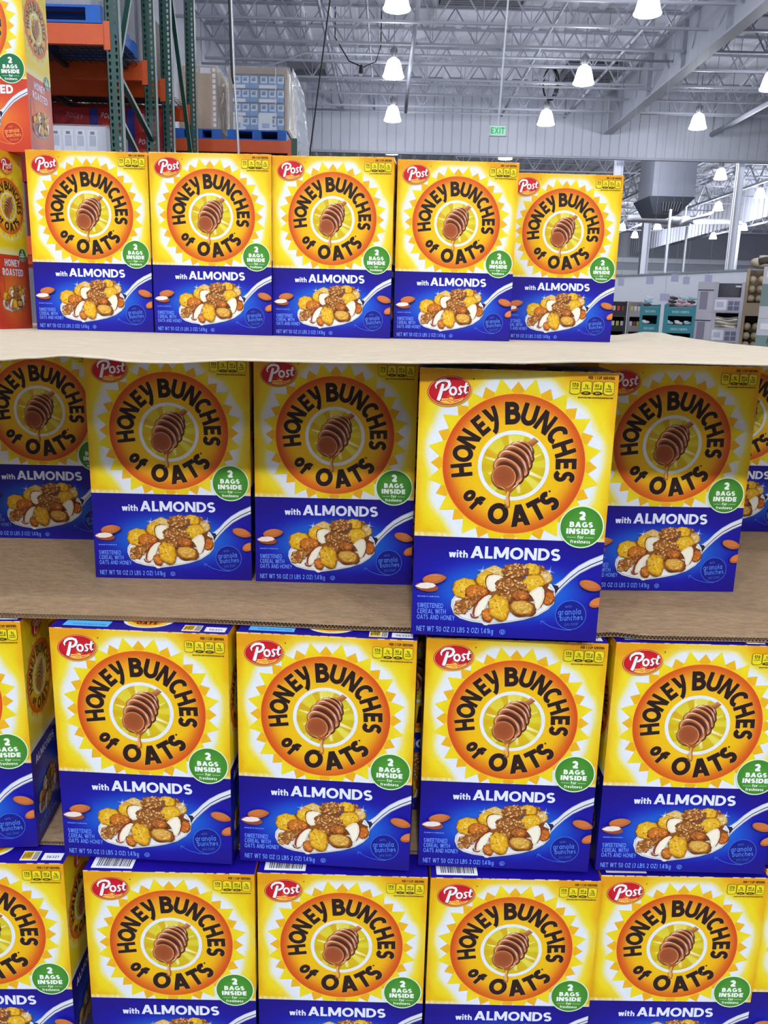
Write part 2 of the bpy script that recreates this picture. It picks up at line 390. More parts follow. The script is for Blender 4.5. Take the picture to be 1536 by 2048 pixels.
    for ch,an,hh,sx in TL:
        t=math.radians(an); r=59.9; x=CX+r*math.cos(t); y=CY-r*math.sin(t)
        a.glyph(ch,x,y,hh,.235,(240,170,60),6,rot=t-PI/2,sx=sx,center=True,grow=.045)
        a.glyph(ch,x,y,hh,.235,BRN,7,rot=t-PI/2,sx=sx,center=True)
    for ch,an,hh,sx,r in (('o',-142.2,22,.92,58.3),('f',-130.5,21,1.05,60.5),('O',-104.0,26,1.,60.),('A',-80.0,26,.98,60.),('T',-60.0,25.5,.95,60.),('S',-43.0,25.5,.92,60.)):
        t=math.radians(an); x=CX+r*math.cos(t); y=CY-r*math.sin(t); th=.25 if ch not in 'of' else .24
        a.glyph(ch,x,y,hh,th,(240,170,60),6,rot=t+PI/2,sx=sx,center=True,grow=.045)
        a.glyph(ch,x,y,hh,th,BRN,7,rot=t+PI/2,sx=sx,center=True)
    a.disc(154.5,137.2,1.3,1.3,[BRN]*2,7,n=12)
    return a.mesh('sun_emblem',INK)
def dipper_mesh(side=False):
    a=Art() if not side else Art(W=110.)
    if side: a.k=.61; a.x0=55-CX*.61; a.y0=97-CY*.61
    l=8; ox,oy=111.2,108.6; ra=37.5
    a.add([a.P(ox+p,oy+q,l) for p,q in ((9.5,-24.5),(21.5,-33.5),(27.,-29.),(15.5,-19.))],[(0,1,2,3)],[(196,124,74),(212,150,92),(150,84,44),(120,62,30)])
    rings=[(12.2,-21.0,11.2,6.2),(8.2,-15.6,16.2,9.0),(4.0,-9.6,19.2,10.8),(-.6,-2.4,20.9,12.0),(-5.6,6.0,19.8,12.6)]
    for i,(p,q,rx,ry) in enumerate(rings):
        x,y=ox+p,oy+q
        l+=1; a.disc(x+.5,y+.5,rx*1.035,ry*1.06,[(46,16,8)]*2,l,rot=ra,n=40)
        l+=1; a.disc(x,y,rx,ry,[(60,24,12),(86,38,18),(140,74,40),(184,110,66),(230,168,120),(190,118,70),(96,46,24)],l,rot=ra,n=44,rs=[0,.62,.72,.82,.9,.96,1.])
        # gloss along the left shoulder, a cool line in the groove on the right
        def arcp(k0,k1,f,w):
            pts=[]
            for m in range(9):
                t=math.radians(k0+(k1-k0)*m/8); u,v=math.cos(t)*rx*f,math.sin(t)*ry*f; c_,s_=math.cos(math.radians(ra)),math.sin(math.radians(ra)); pts.append((x+u*c_-v*s_,y+u*s_+v*c_))
            return pts,[w*math.sin(PI*(m+.3)/8.6) for m in range(9)]
        l+=1; pp,tt=arcp(188,236,.93,1.0); a.stroke(pp,tt,(252,232,214),l); pp,tt=arcp(286,338,.8,1.1); a.stroke(pp,tt,(214,190,190),l); pp,tt=arcp(300,352,.93,1.6); a.stroke(pp,tt,(128,70,40),l)
    x,y=ox-10.4,oy+13.4
    l+=1; a.disc(x+.4,y+.4,15.2,14.3,[(56,20,10)]*2,l,rot=ra,n=40)
    l+=1; a.disc(x,y,14.8,13.9,[(146,74,36),(152,76,38),(164,86,44),(214,144,92),(150,80,42),(104,50,26)],l,rot=ra,n=44,rs=[0,.5,.82,.92,.97,1.],off=(-2,-3))
    # honey running off
    l+=1; a.poly([(88.5,126.5),(91.5,130.8),(96.5,134.2),(102,136.6),(104.4,139.2),(104.9,146),(103.4,153.4),(103.8,157.2),(106.4,158.8),(109.4,157.4),(109.9,153.2),(108.8,146.6),(109.2,140.4),(113,136.4),(117.6,131.4),(120.4,126),(115,130.6),(108.6,134.6),(99,133.2),(92.6,129.4)],(160,88,30),l)
    l+=1; a.poly([(105.2,138.6),(105.8,146),(104.8,153.2),(106.4,157),(108.6,155.6),(108.5,152.4),(107.5,146),(107.9,139)],(230,166,66),l)
    a.poly([(93.5,130.8),(101,134.6),(104.6,137.4),(101.6,135.8)],(244,200,140),l); a.poly([(111.2,136),(116.4,131.2),(118,128),(113.2,132)],(236,196,150),l)
    a.stroke([(104.9,141),(105.2,147),(104.2,153.6)],.5,(255,238,190),l+1)
    return a.mesh('honey_dipper',INK)
def logo_mesh(side=False):
    a=Art() if not side else Art(W=110.)
    if side: a.k=.86; a.x0=27; a.y0=4
    cx,cy=(33.6,24.6) if not side else (33.6,24.6); l=12
    rot=-8
    a.disc(cx+1.2,cy+1.3,25.4,17.3,[(170,130,30)]*2+[(228,180,40)],l,rot=rot,n=48,rs=[0,.93,1.])
    a.disc(cx,cy,25.3,17.2,[(244,178,84)]*2,l+1,rot=rot,n=48); a.disc(cx,cy,24.6,16.6,[(168,20,32)]*2,l+2,rot=rot,n=48)
    a.disc(cx,cy,23.6,15.6,[(250,190,100)]*2,l+3,rot=rot,n=48); a.disc(cx,cy,23.,15.1,[(206,30,44),(200,26,40),(186,18,34)],l+4,rot=rot,n=48)
    W_=(246,244,248); S_=(110,8,22)
    paths=[ ([(21.6,36.2),(22.6,34),(24.2,28),(25.6,22),(26.6,17.6)],[3.6,4.2,3.9,3.6,3.0]),
            ([(19.2,23.0),(18.3,19.8),(20.2,16.4),(24,13.9),(29,13.2),(32.9,14.6),(34,17.6),(32.6,21.2),(29.2,23.8),(26.2,24.8)],[1.2,2.2,3.0,3.2,3.2,3.4,3.6,3.4,3.0,1.6]),
            ([*arc(38.2,25.2,3.4,4.1,20,380,14)],2.5),
            ([(48.6,20.6),(46.6,19.8),(44.8,21.4),(46.0,24.0),(47.6,26.2),(46.4,28.6),(43.6,28.6)],[1.6,2.2,2.4,2.6,2.6,2.3,1.6]),
            ([(53.0,15.6),(52.0,20.4),(51.4,25.2),(52.6,27.2),(55.0,25.8)],[2.6,2.6,2.7,2.3,1.0]),
            ([(48.6,20.4),(52.0,19.8),(55.6,18.4)],[1.4,1.8,1.0]) ]
    for p,t in paths:
        a.stroke([(x+.7,y+.8) for x,y in p],t if not isinstance(t,list) else list(t),S_,l+5)
    for p,t in paths: a.stroke(p,t,W_,l+6)
    # sun and furrows under the name
    y0=33.6; Y=(250,190,80)
    a.disc(36,y0+.6,2.7,2.4,[Y]*2,l+4.6,n=16)
    for k in range(7):
        t=math.radians(180+k*30); a.stroke([(36+3.3*math.cos(t),y0+3.1*math.sin(t)),(36+4.6*math.cos(t),y0+4.3*math.sin(t))],.6,Y,l+4.6)
    a.poly([(20.5,35.6),(26,33.9),(32,33.7),(39,35),(46,33.6),(50.5,31.6),(49,34.6),(44,38),(37,39.6),(29,39.3),(23.5,37.7)],Y,l+4.4)
    a.stroke([(24,36.6),(31,35.4),(37,38.4)],.6,(190,30,30),l+4.7); a.stroke([(33,34.6),(40,36.4),(45,36.4)],.6,(190,30,30),l+4.7); a.stroke([(39,38.4),(43,35.6),(49,33.2)],.5,(190,30,30),l+4.7)
    a.disc(60.8,11,.8,.8,[BRN]*2,l,n=8)
    return a.mesh('brand_logo',INK)
def badge_mesh(green=(72,146,46),side=False):
    a=Art() if not side else Art(W=110.)
    if side: a.k=.48; a.x0=90-194.4*.48; a.y0=182-178.3*.48
    x,y=194.4,178.3; l=12
    a.disc(x,y,26,25.6,[(220,240,205)]*2,l,n=56); a.disc(x,y,24.5,24.1,[mix(green,(90,165,60),.3),green,mix(green,(40,100,30),.35)],l+1,n=56)
    w=(244,248,242)
    a.text('2',x-.5,y-8.2,10.3,.27,w,l+2,sx=1.25,align='c'); a.text('BAGS',x-.6,y+.4,6.5,.25,w,l+2,fit=27,align='c'); a.text('INSIDE',x-.8,y+8.6,6.6,.27,w,l+2,fit=33,align='c')
    a.text('for',x-.4,y+14.2,4.2,.17,w,l+2,fit=7.2,align='c'); a.text('freshness',x-.4,y+19.8,4.3,.18,w,l+2,fit=23,align='c')
    for k in (-1,1): a.stroke([(x-.4+k*5.4,y+12.7),(x-.4+k*15.6,y+12.7)],.4,w,l+2)
    return a.mesh('bags_badge',INK)
def nutrition_mesh():
    a=Art(); l=12; K=(44,34,16)
    a.text('PER 1 CUP SERVING',188.8,7.6,3.4,.22,K,l,fit=29)
    xs=[174.6,187.2,199.9,212.2]; big=['170','0g','180mg','9g']; sm=[['CALORIES'],['SAT FAT'],['SODIUM'],['TOTAL','SUGARS']]
    def cell(x,y,w,h,c,l):
        pts=[(x-w/2+1,y-h/2),(x,y-h/2-.7),(x+w/2-1,y-h/2),(x+w/2,y-h/2+1),(x+w/2,y+h/2-1.6),(x+w/2-1.6,y+h/2),(x,y+h/2+.5),(x-w/2+1.6,y+h/2),(x-w/2,y+h/2-1.6),(x-w/2,y-h/2+1)]; a.poly(pts,c,l)
    for i,x in enumerate(xs):
        cell(x,17.4,11.8,14.2,K,l); cell(x,17.4,11.,13.4,(232,214,28),l+1)
        a.text(big[i],x,16.6,4.4 if i==0 else 3.6,.22,K,l+2,fit=7.2 if i==0 else (3.2 if i!=2 else 7.6),align='c')
        for j,tx in enumerate(sm[i]): a.text(tx,x,19.2+j*2.4,1.7,.26,K,l+2,fit=7.6,align='c')
        if i in (1,2):
            a.disc(x,23.1,4.9,1.9,[K]*2,l+2,n=18); a.text('0%DV' if i==1 else '8%DV',x,23.9,1.6,.2,(220,205,60),l+3,fit=5.,align='c')
    a.text('SEE BOTTOM PANEL FOR NUTRITION INFORMATION',178.5,28.9,1.45,.3,K,l,fit=39)
    return a.mesh('nutrition_label',INK)
def flavor_mesh(kind='almond'):
    a=Art(); l=3; w=(228,234,250)
    if kind=='almond':
        a.text('with',41.8,220.9,9.,.2,w,l,fit=22.2,gap=.1); a.text('ALMONDS',67.2,220.9,14.8,.21,w,l,fit=105.4,gap=.09)
    else:
        a.text('HONEY',24,220.9,14.8,.235,w,l,fit=74,gap=.09); a.text('ROASTED',104,220.9,14.8,.235,w,l,fit=92,gap=.09)
    return a.mesh('flavor_lettering',INK)
def smalltext_mesh(col=(112,160,250)):
    a=Art(); l=3
    a.text('SWEETENED',6.4,285.2,6.,.15,col,l,fit=31.,gap=.1); a.text('CEREAL WITH',6.4,292.5,6.,.15,col,l,fit=34.5,gap=.1); a.text('OATS AND HONEY',6.4,300.0,6.,.15,col,l,fit=45.5,gap=.1)
    a.text('NET WT 50 OZ (3 LBS 2 OZ) 1.41kg',6.4,315.2,6.6,.15,col,l,fit=92.5,gap=.1)
    a.text('ENLARGED TO SHOW DETAIL',6.4,271.6,1.5,.22,mix(col,(255,255,255),.1),l,fit=26)
    a.disc(110,312.4,3.5,3.3,[col]*2,l,n=22,rs=[.85,1.]); a.text('U',110,314.5,4.2,.2,col,l,align='c',sx=.9)
    return a.mesh('weight_lettering',INK)
def seal_mesh(fill=(18,22,132),line=(70,120,220),tx=(80,130,225)):
    a=Art(); l=3; x,y=190.,287.5
    a.disc(x,y,18.4,18.6,[line]*2,l,n=44,rs=[.965,1.]); a.disc(x,y,17.5,17.8,[fill]*2,l,n=44)
    r=.09
    a.text('with',x-3,y-9.2,3.6,.15,mix(tx,fill,.35),l+1,fit=8,rot=r,align='c'); a.text('granola',x-1.4,y-.5,7.4,.14,tx,l+1,fit=27,gap=.13,rot=r,align='c'); a.text('bunches',x+1.4,y+6.6,7.,.14,tx,l+1,fit=27,gap=.13,rot=r,align='c')
    a.text('you love!',x+1.6,y+13.2,4.6,.14,mix(tx,fill,.35),l+1,fit=16,rot=r,align='c')
    a.stroke([(192,306.6),(184,306.6),(175,305.4),(166,302.6),(158.5,298.4),(155.6,296.2)],.6,line,l)
    a.stroke([(155.4,300.6),(155.3,296.0),(160,297.0)],.6,line,l)
    return a.mesh('granola_seal',INK)
def pic(X,Y):
    """layout units of the serving picture -> millimetres on the front panel"""
    xl=37-17*Y/750.; w=1459-47*Y/750.; return ((X-xl)/w*222.5,195+(Y-.040*(X-20)+33)/6.02)
def picture_mesh(side=False,loose=True):
    a=Art() if not side else Art(W=110.)
    if side: a.k=.62; a.x0=55-112*.62; a.y0=262-262*.62
    R=random.Random(11); l=2
    Pm=lambda L:[pic(x,y) for x,y in L]
    def blob(X,Y,rx,ry,rot,cols,l,wob=.06,n=26,off=(0,0),seed=None,rs=None):
        x,y=pic(X,Y); a.disc(x,y,rx/6.4,ry/6.1,cols,l,rot=rot,n=n,wob=wob,seed=seed if seed is not None else R.randrange(9999),off=off,rs=rs)
    # spoon handle (runs off the right edge of the panel)
    top=Pm([(1085,352),(1130,335),(1180,300),(1235,248),(1300,200),(1380,158),(1486,118)]); bot=Pm([(1108,440),(1125,425),(1172,372),(1235,315),(1305,262),(1400,215),(1483,185)])
    top[-1]=(222.4,top[-1][1]); bot[-1]=(222.4,bot[-1][1])
    lo=[((t[0]*.42+b[0]*.58),(t[1]*.42+b[1]*.58)) for t,b in zip(top,bot)]; lo2=[((t[0]*.3+b[0]*.7),(t[1]*.3+b[1]*.7)) for t,b in zip(top,bot)]
    if not side:
        for i in range(len(top)-1):
            a.add([a.P(*p,l) for p in (top[i],top[i+1],bot[i+1],bot[i])],[(0,1,2,3)],(222,226,236))
            a.add([a.P(*p,l+1) for p in (lo[i],lo[i+1],lo2[i+1],lo2[i])],[(0,1,2,3)],(20,18,40))
        a.stroke([(p[0],p[1]+.4) for p in top],.9,(150,158,186),l+1); a.stroke([(p[0],p[1]-.5) for p in bot],1.1,(168,174,196),l+1)
        a.poly(Pm([(1086,340),(1142,350),(1150,372),(1112,432)]),(34,34,60),l+2)
    # bowl
    rim=[(330,500),(336,455),(380,400),(700,330),(1040,330),(1088,342),(1112,380),(1118,432),(1106,486),(1062,530),(985,575),(880,606),(760,626),(650,638),(612,642),(585,640),(560,630),(480,618),(400,594),(352,560)]
    c=Pm(rim); mx=sum(p[0] for p in c)/len(c); my=sum(p[1] for p in c)/len(c)
    a.poly([(mx+(x-mx)*1.02,my+(y-my)*1.045+.5) for x,y in c],(60,70,110),l+3); a.poly([(mx+(x-mx)*1.012,my+(y-my)*1.02) for x,y in c],(228,230,236),l+4)
    a.poly([(mx+(x-mx)*.985,my+(y-my)*.96-.2) for x,y in c],(150,152,164),l+5); a.poly([(mx+(x-mx)*.975,my+(y-my)*.94-.4) for x,y in c],(240,238,234),l+6)
    a.poly(Pm([(545,612),(640,616),(622,634),(604,650),(580,648),(566,632)]),(238,236,232),l+7)
    L0=l+8; cnt=[0]
    def nl(): cnt[0]+=1; return L0+cnt[0]*.5
    def flake(X,Y,rx,ry,rot,base,dark,light,ns=26,wob=.1):
        k=nl(); blob(X+3,Y+5,rx*1.04,ry*1.05,rot,[mix(dark,(60,25,8),.35)]*2,k,wob)
        sd=R.randrange(9999); k=nl(); blob(X,Y,rx,ry,rot,[light,base,base,dark],k,wob,off=(-rx*.03,-ry*.04),seed=sd,rs=[0,.45,.8,1.])
        k=nl()
        for _ in range(ns):
            q=math.sqrt(R.random())*.82; t=R.uniform(0,2*PI); dx=q*rx*math.cos(t); dy=q*ry*math.sin(t); ro=math.radians(rot)
            xx=X+dx*math.cos(ro)-dy*math.sin(ro); yy=Y+dx*math.sin(ro)+dy*math.cos(ro)
            cc=R.choice([light,dark,mix(base,dark,.5),mix(light,(255,245,190),.4)]); blob(xx,yy,R.uniform(4,12),R.uniform(3,7),R.uniform(0,180),[cc,mix(cc,base,.5)],k+R.random()*.4,.15,n=7)
    def almond_slice(pts,skin,dx,dy):
        P_=Pm(pts); k=nl(); a.poly([(x+dx,y+dy) for x,y in P_],skin,k); k=nl(); a.poly(P_,(236,226,196),k)
        mx=sum(p[0] for p in P_)/len(P_); my=sum(p[1] for p in P_)/len(P_); k=nl(); a.poly([(mx+(x-mx)*.72,my+(y-my)*.8) for x,y in P_],(246,240,218),k)
    def cluster(X,Y,rx,ry,n,rot=0):
        k=nl(); blob(X,Y,rx*.95,ry*.95,rot,[(160,98,44),(156,94,40),(130,72,30)],k,.12)
        for i in range(n):
            q=math.sqrt(R.random())*.95; t=R.uniform(0,2*PI); dx=q*rx*math.cos(t); dy=q*ry*math.sin(t); ro=math.radians(rot)
            xx=X+dx*math.cos(ro)-dy*math.sin(ro); yy=Y+dx*math.sin(ro)+dy*math.cos(ro)
            c_=R.choice([(206,142,66),(182,112,46),(222,166,92),(160,92,38),(232,188,122),(194,124,54)]); o=R.uniform(0,180); s1=R.uniform(12,19); s2=R.uniform(6,10)
            k=nl(); cnt[0]-=.82
            blob(xx+1.5,yy+2.5,s1*1.08,s2*1.15,o,[(104,54,20)]*2,k,.1,n=9); blob(xx,yy,s1,s2,o,[mix(c_,(240,205,140),.55),c_,mix(c_,(90,45,15),.45)],k+.06,.08,n=9,off=(-.4,-.4))
    YF=((226,176,32),(190,132,20),(242,208,80)); OF=((196,108,30),(142,68,18),(222,148,62)); PF=((222,186,108),(180,136,60),(240,222,170)); BF=((176,104,44),(120,62,22),(208,146,78))
    blob(760,380,330,110,0,[(150,90,38),(150,90,38),(120,66,28)],nl(),.08); cluster(985,255,80,55,16); flake(640,262,88,62,-20,*PF,ns=30); flake(940,225,66,42,10,*YF,ns=20); flake(1045,288,50,48,20,*PF,ns=24)
    cluster(820,235,102,54,46); flake(432,365,92,80,-10,*YF,ns=40); flake(955,330,82,68,-12,*YF,ns=30)
    flake(592,300,70,66,0,*YF,ns=20)
    almond_slice([(596,296),(612,272),(655,262),(700,268),(728,290),(724,322),(695,356),(662,388),(634,392),(608,372),(594,335)],(132,58,26),-1.4,-.9)
    flake(520,392,88,54,-4,*OF,ns=34); cluster(785,350,128,58,62,8); cluster(768,420,70,40,20); flake(1068,440,44,50,15,*OF,ns=16)
    cluster(430,486,78,46,30,-12); cluster(400,530,52,24,10); cluster(520,450,60,30,16,-30)
    flake(858,420,66,42,8,*BF,ns=22); flake(870,425,40,24,8,*OF,ns=12)
    almond_slice([(920,402),(950,376),(990,354),(1018,352),(1036,380),(1038,430),(1022,478),(1000,516),(982,524),(968,508),(962,462),(944,428)],(132,58,26),1.8,-1.2)
    flake(868,512,104,62,8,*BF,ns=44,wob=.08); flake(868,508,88,50,8,(214,164,62),(170,108,36),(236,200,110),ns=30,wob=.1)
    almond_slice([(640,420),(618,446),(598,490),(570,540),(540,574),(515,580),(504,560),(512,515),(540,465),(580,428),(614,412)],(140,52,26),-2.4,-.8)
    k=nl(); a.stroke(Pm([(476,556),(486,580),(516,588),(536,578)]),1.6,(140,52,26),k)
    flake(602,566,42,48,-20,*OF,ns=16,wob=.16); flake(692,508,78,98,-18,(226,172,30),(180,120,20),(244,206,70),ns=44)
    a.stroke(Pm([(668,440),(690,500),(722,580)]),.5,(250,220,100),nl())
    # loose almonds on the blue
    def almond(X,Y,rx,ry,rot,sh=True):
        k=nl(); sh and blob(X+2,Y+6,rx,ry,rot,[(20,30,110)]*2,k,0); k=nl()
        x,y=pic(X,Y); cr,sr=math.cos(math.radians(rot)),math.sin(math.radians(rot)); pts=[]
        for i in range(26):
            t=2*PI*i/26; px=math.cos(t); py=math.sin(t)*(1-.32*max(0,px)**2); pts.append((x+(px*rx*cr-py*ry*sr)/6.4,y+(px*rx*sr+py*ry*cr)/6.1))
        if max(p[0] for p in pts)>222.3: pts=[(min(p[0],222.3),p[1]) for p in pts]
        a.poly(pts,(186,98,44),k); a.poly([(x+(p[0]-x)*.8-.3,y+(p[1]-y)*.7-.8) for p in pts],(208,124,62),k+.2)
        for j in (-.5,-.15,.2,.5):
            s=[(x+(q*rx*.8*cr-(j*(1-q*q*.7))*ry*sr)/6.4,y+(q*rx*.8*sr+(j*(1-q*q*.7))*ry*cr)/6.1) for q in (-.9,-.4,.1,.6,.95)]
            if max(p[0] for p in s)<222.3: a.stroke(s,.35,(140,66,26),k+.4)
    if loose and not side:
        almond(196,290,90,38,-8)
        k=nl(); blob(138,352,88,34,6,[(150,74,36)]*2,k,0); x,y=pic(128,340); a.poly([(x-12.5,y+1.2),(x-6,y-2.6),(x+2,y-3.8),(x+9,y-3),(x+12.5,y-.6),(x+10,y+2),(x+2,y+3.9),(x-6,y+3.6)],(236,226,220),k+.3)
        almond(1385,345,86,38,14); almond(1440,470,66,36,-22,False)
    # sparkles
    for X,Y,s in ((562,232,42),(1075,238,42),(612,450,24)):
        x,y=pic(X,Y); k=nl()
        for q in range(4):
            t=math.radians(q*45+12); ln=s/6.2*(1 if q%2==0 else .5); a.poly([(x-ln*math.cos(t),y-ln*math.sin(t)),(x+.35*math.sin(t),y-.35*math.cos(t)),(x+ln*math.cos(t),y+ln*math.sin(t)),(x-.35*math.sin(t),y+.35*math.cos(t))],(235,240,250),k)
    return a.mesh('serving_picture',INK)
# everything printed on the top panel: x to the right, y from the front edge back
def top_mesh(kind):
    a=MB(); z=BH
    def q(x0,x1,y0,y1,c,l=1): a.quad(((x0-111.25)/1000,y0/1000,z+l*LAY+5e-5),((x1-111.25)/1000,y0/1000,z+l*LAY+5e-5),((x1-111.25)/1000,y1/1000,z+l*LAY+5e-5),((x0-111.25)/1000,y1/1000,z+l*LAY+5e-5),c)
    R=random.Random(5)
    t=Art(); 
    def txt(s,x,yb,cap,fit,c,l=3,th=.17):
        t2=Art(); t2.text(s,x,0,cap,th,c,0,fit=fit)
        for (vx,vy,vz),cc in zip(t2.v,t2.c): pass
        n=len(a.v); a.v+=[(vx,(yb+(vz*1000-320.))/1000.,z+l*LAY) for vx,vy,vz in t2.v]; a.f+=[tuple(i+n for i in f) for f in t2.f]; a.c+=t2.c
    if kind=='A':
        q(13,70,9,27,(96,186,240)); x=24
        while x<64:
            w=R.uniform(1.2,3); q(x,x+w,13,17.5,(52,140,220),2); x+=w+R.uniform(.5,1.6)
        # lower part of the sun seal, its lettering facing the front
        cx=114; 
        for rr,c,l in ((33,WHT,1),(29,(240,200,40),2),(23,(226,120,34),3)):
            pts=[((cx-111.25+rr*math.cos(k*PI/24))/1000,(40-rr*.9*math.sin(k*PI/24))/1000,z+l*LAY+5e-5) for k in range(49)]; a.add(pts,[tuple(reversed(range(48)))],c)
        txt('OATS',101,22,9,26,BRN,l=6,th=.24)
        q(163,186,6,26,(240,236,225)); q(164,177,9,25,(232,186,40),2)
        for k in range(7): q(165+k*1.6,165+k*1.6+.9,10+R.uniform(0,4),R.uniform(18,24),(40,30,20),3)
        for k in range(5): q(178.5+k*1.4,178.5+k*1.4+.8,8,25,(30,28,34),3)
        q(191,217,7,22,(238,240,248)); txt('56321',196,11.5,5,16,(50,50,60),th=.18)
    else:
        q(8,62,6,34,(238,240,248)); x=14
        while x<57:
            w=R.uniform(.5,1.6); q(x,x+w,10,34,(40,40,50),2); x+=w+R.uniform(.5,1.4)
    return a.mesh('top_print',INK)
def flaps_mesh():
    a=MB(); z=BH; W=BW/2   # the overlapping top flaps
    a.box(-W+.001,W-.001,.004,.062,z-.0002,z+.00002,(24,10,138)); a.box(-W+.001,W-.001,.058,.109,z-.0002,z+.00001,(20,8,128))
    return a.mesh('top_flap',INK)
def side_text_mesh(kind):
    a=Art(W=110.); l=3; w=(228,232,246)
    if kind=='almond':
        a.text('ALMONDS',55,207,11,.22,w,l,fit=78,align='c')
        for k,(y,f) in enumerate(((300,60),(307,72))): a.text('NET WT 50 OZ' if k==0 else '(3 LBS 2 OZ) 1.41kg',12,y,4.6,.15,(112,160,250),l,fit=f)
    else:
        a.text('HONEY',55,205,13,.22,w,l,fit=50,align='c'); a.text('ROASTED',55,222,13,.22,w,l,fit=68,align='c')
    return a.mesh('side_lettering',INK)
def jar_mesh():
        a=Art(W=110.); l=3; c=(120,30,20)
        a.stroke([(8,232),(8,262),(11,268),(21,268),(24,262),(24,232),(21,228),(21,222),(11,222),(11,228),(8,232)],.8,c,l); a.poly([(9.5,236),(22.5,236),(22.5,256),(9.5,256)],(222,90,40),l+.3)
        return a.mesh('jar_picture',INK)

SH={}
def shared(k,f,*a):
    if k not in SH: SH[k]=f(*a)
    return SH[k]
def box_parts(root,kind='almond',topk='A',var=0,side_r=True,side_l=False):
    pal=PAL_BLUE if kind=='almond' else PAL_RED
    link('carton',shared(('c',kind,var),carton_mesh,pal,var+1),root)
    link('brand_logo',shared('logo',logo_mesh),root)
    em=link('sun_emblem',shared('emb',emblem_mesh),root); link('honey_dipper',shared('dip',dipper_mesh),em)
    link('bags_badge',shared(('bad',kind),badge_mesh,(72,146,46) if kind=='almond' else (14,110,70)),root)
    link('nutrition_label',shared('nut',nutrition_mesh),root)
    link('flavor_lettering',shared(('fl',kind),flavor_mesh,kind),root)
    link('weight_lettering',shared(('st',kind),smalltext_mesh,(112,160,250) if kind=='almond' else (250,200,120)),root)
    if kind=='almond': link('granola_seal',shared('seal',seal_mesh),root)
    else: link('granola_seal',shared('sealr',seal_mesh,(186,52,30),(250,170,80),(250,176,84)),root)
    link('serving_picture',shared(('pic',kind),picture_mesh,False,kind=='almond'),root)
    link('top_flap',shared('flap',flaps_mesh),root); link('top_print',shared(('top',topk),top_mesh,topk),root)
    sides=([1] if side_r else [])+([-1] if side_l else [])
    for s_ in sides:
        def sd(o):
            o.rotation_euler=(0,0,s_*PI/2); o.location=(s_*BW/2,BD/2,0); return o
        sd(link('side_logo',shared('slogo',logo_mesh,True),root)); e=sd(link('side_emblem',shared('semb',emblem_mesh,True),root)); link('honey_dipper',shared('sdip',dipper_mesh,True),e)
        sd(link('side_lettering',shared(('stx',kind),side_text_mesh,kind),root)); sd(link('side_picture',shared('spic',picture_mesh,True),root))
        if kind!='almond': sd(link('jar_picture',shared('jar',jar_mesh),root))
        if kind!='almond': sd(link('side_badge',shared('sbad',badge_mesh,(14,110,70),True),root))
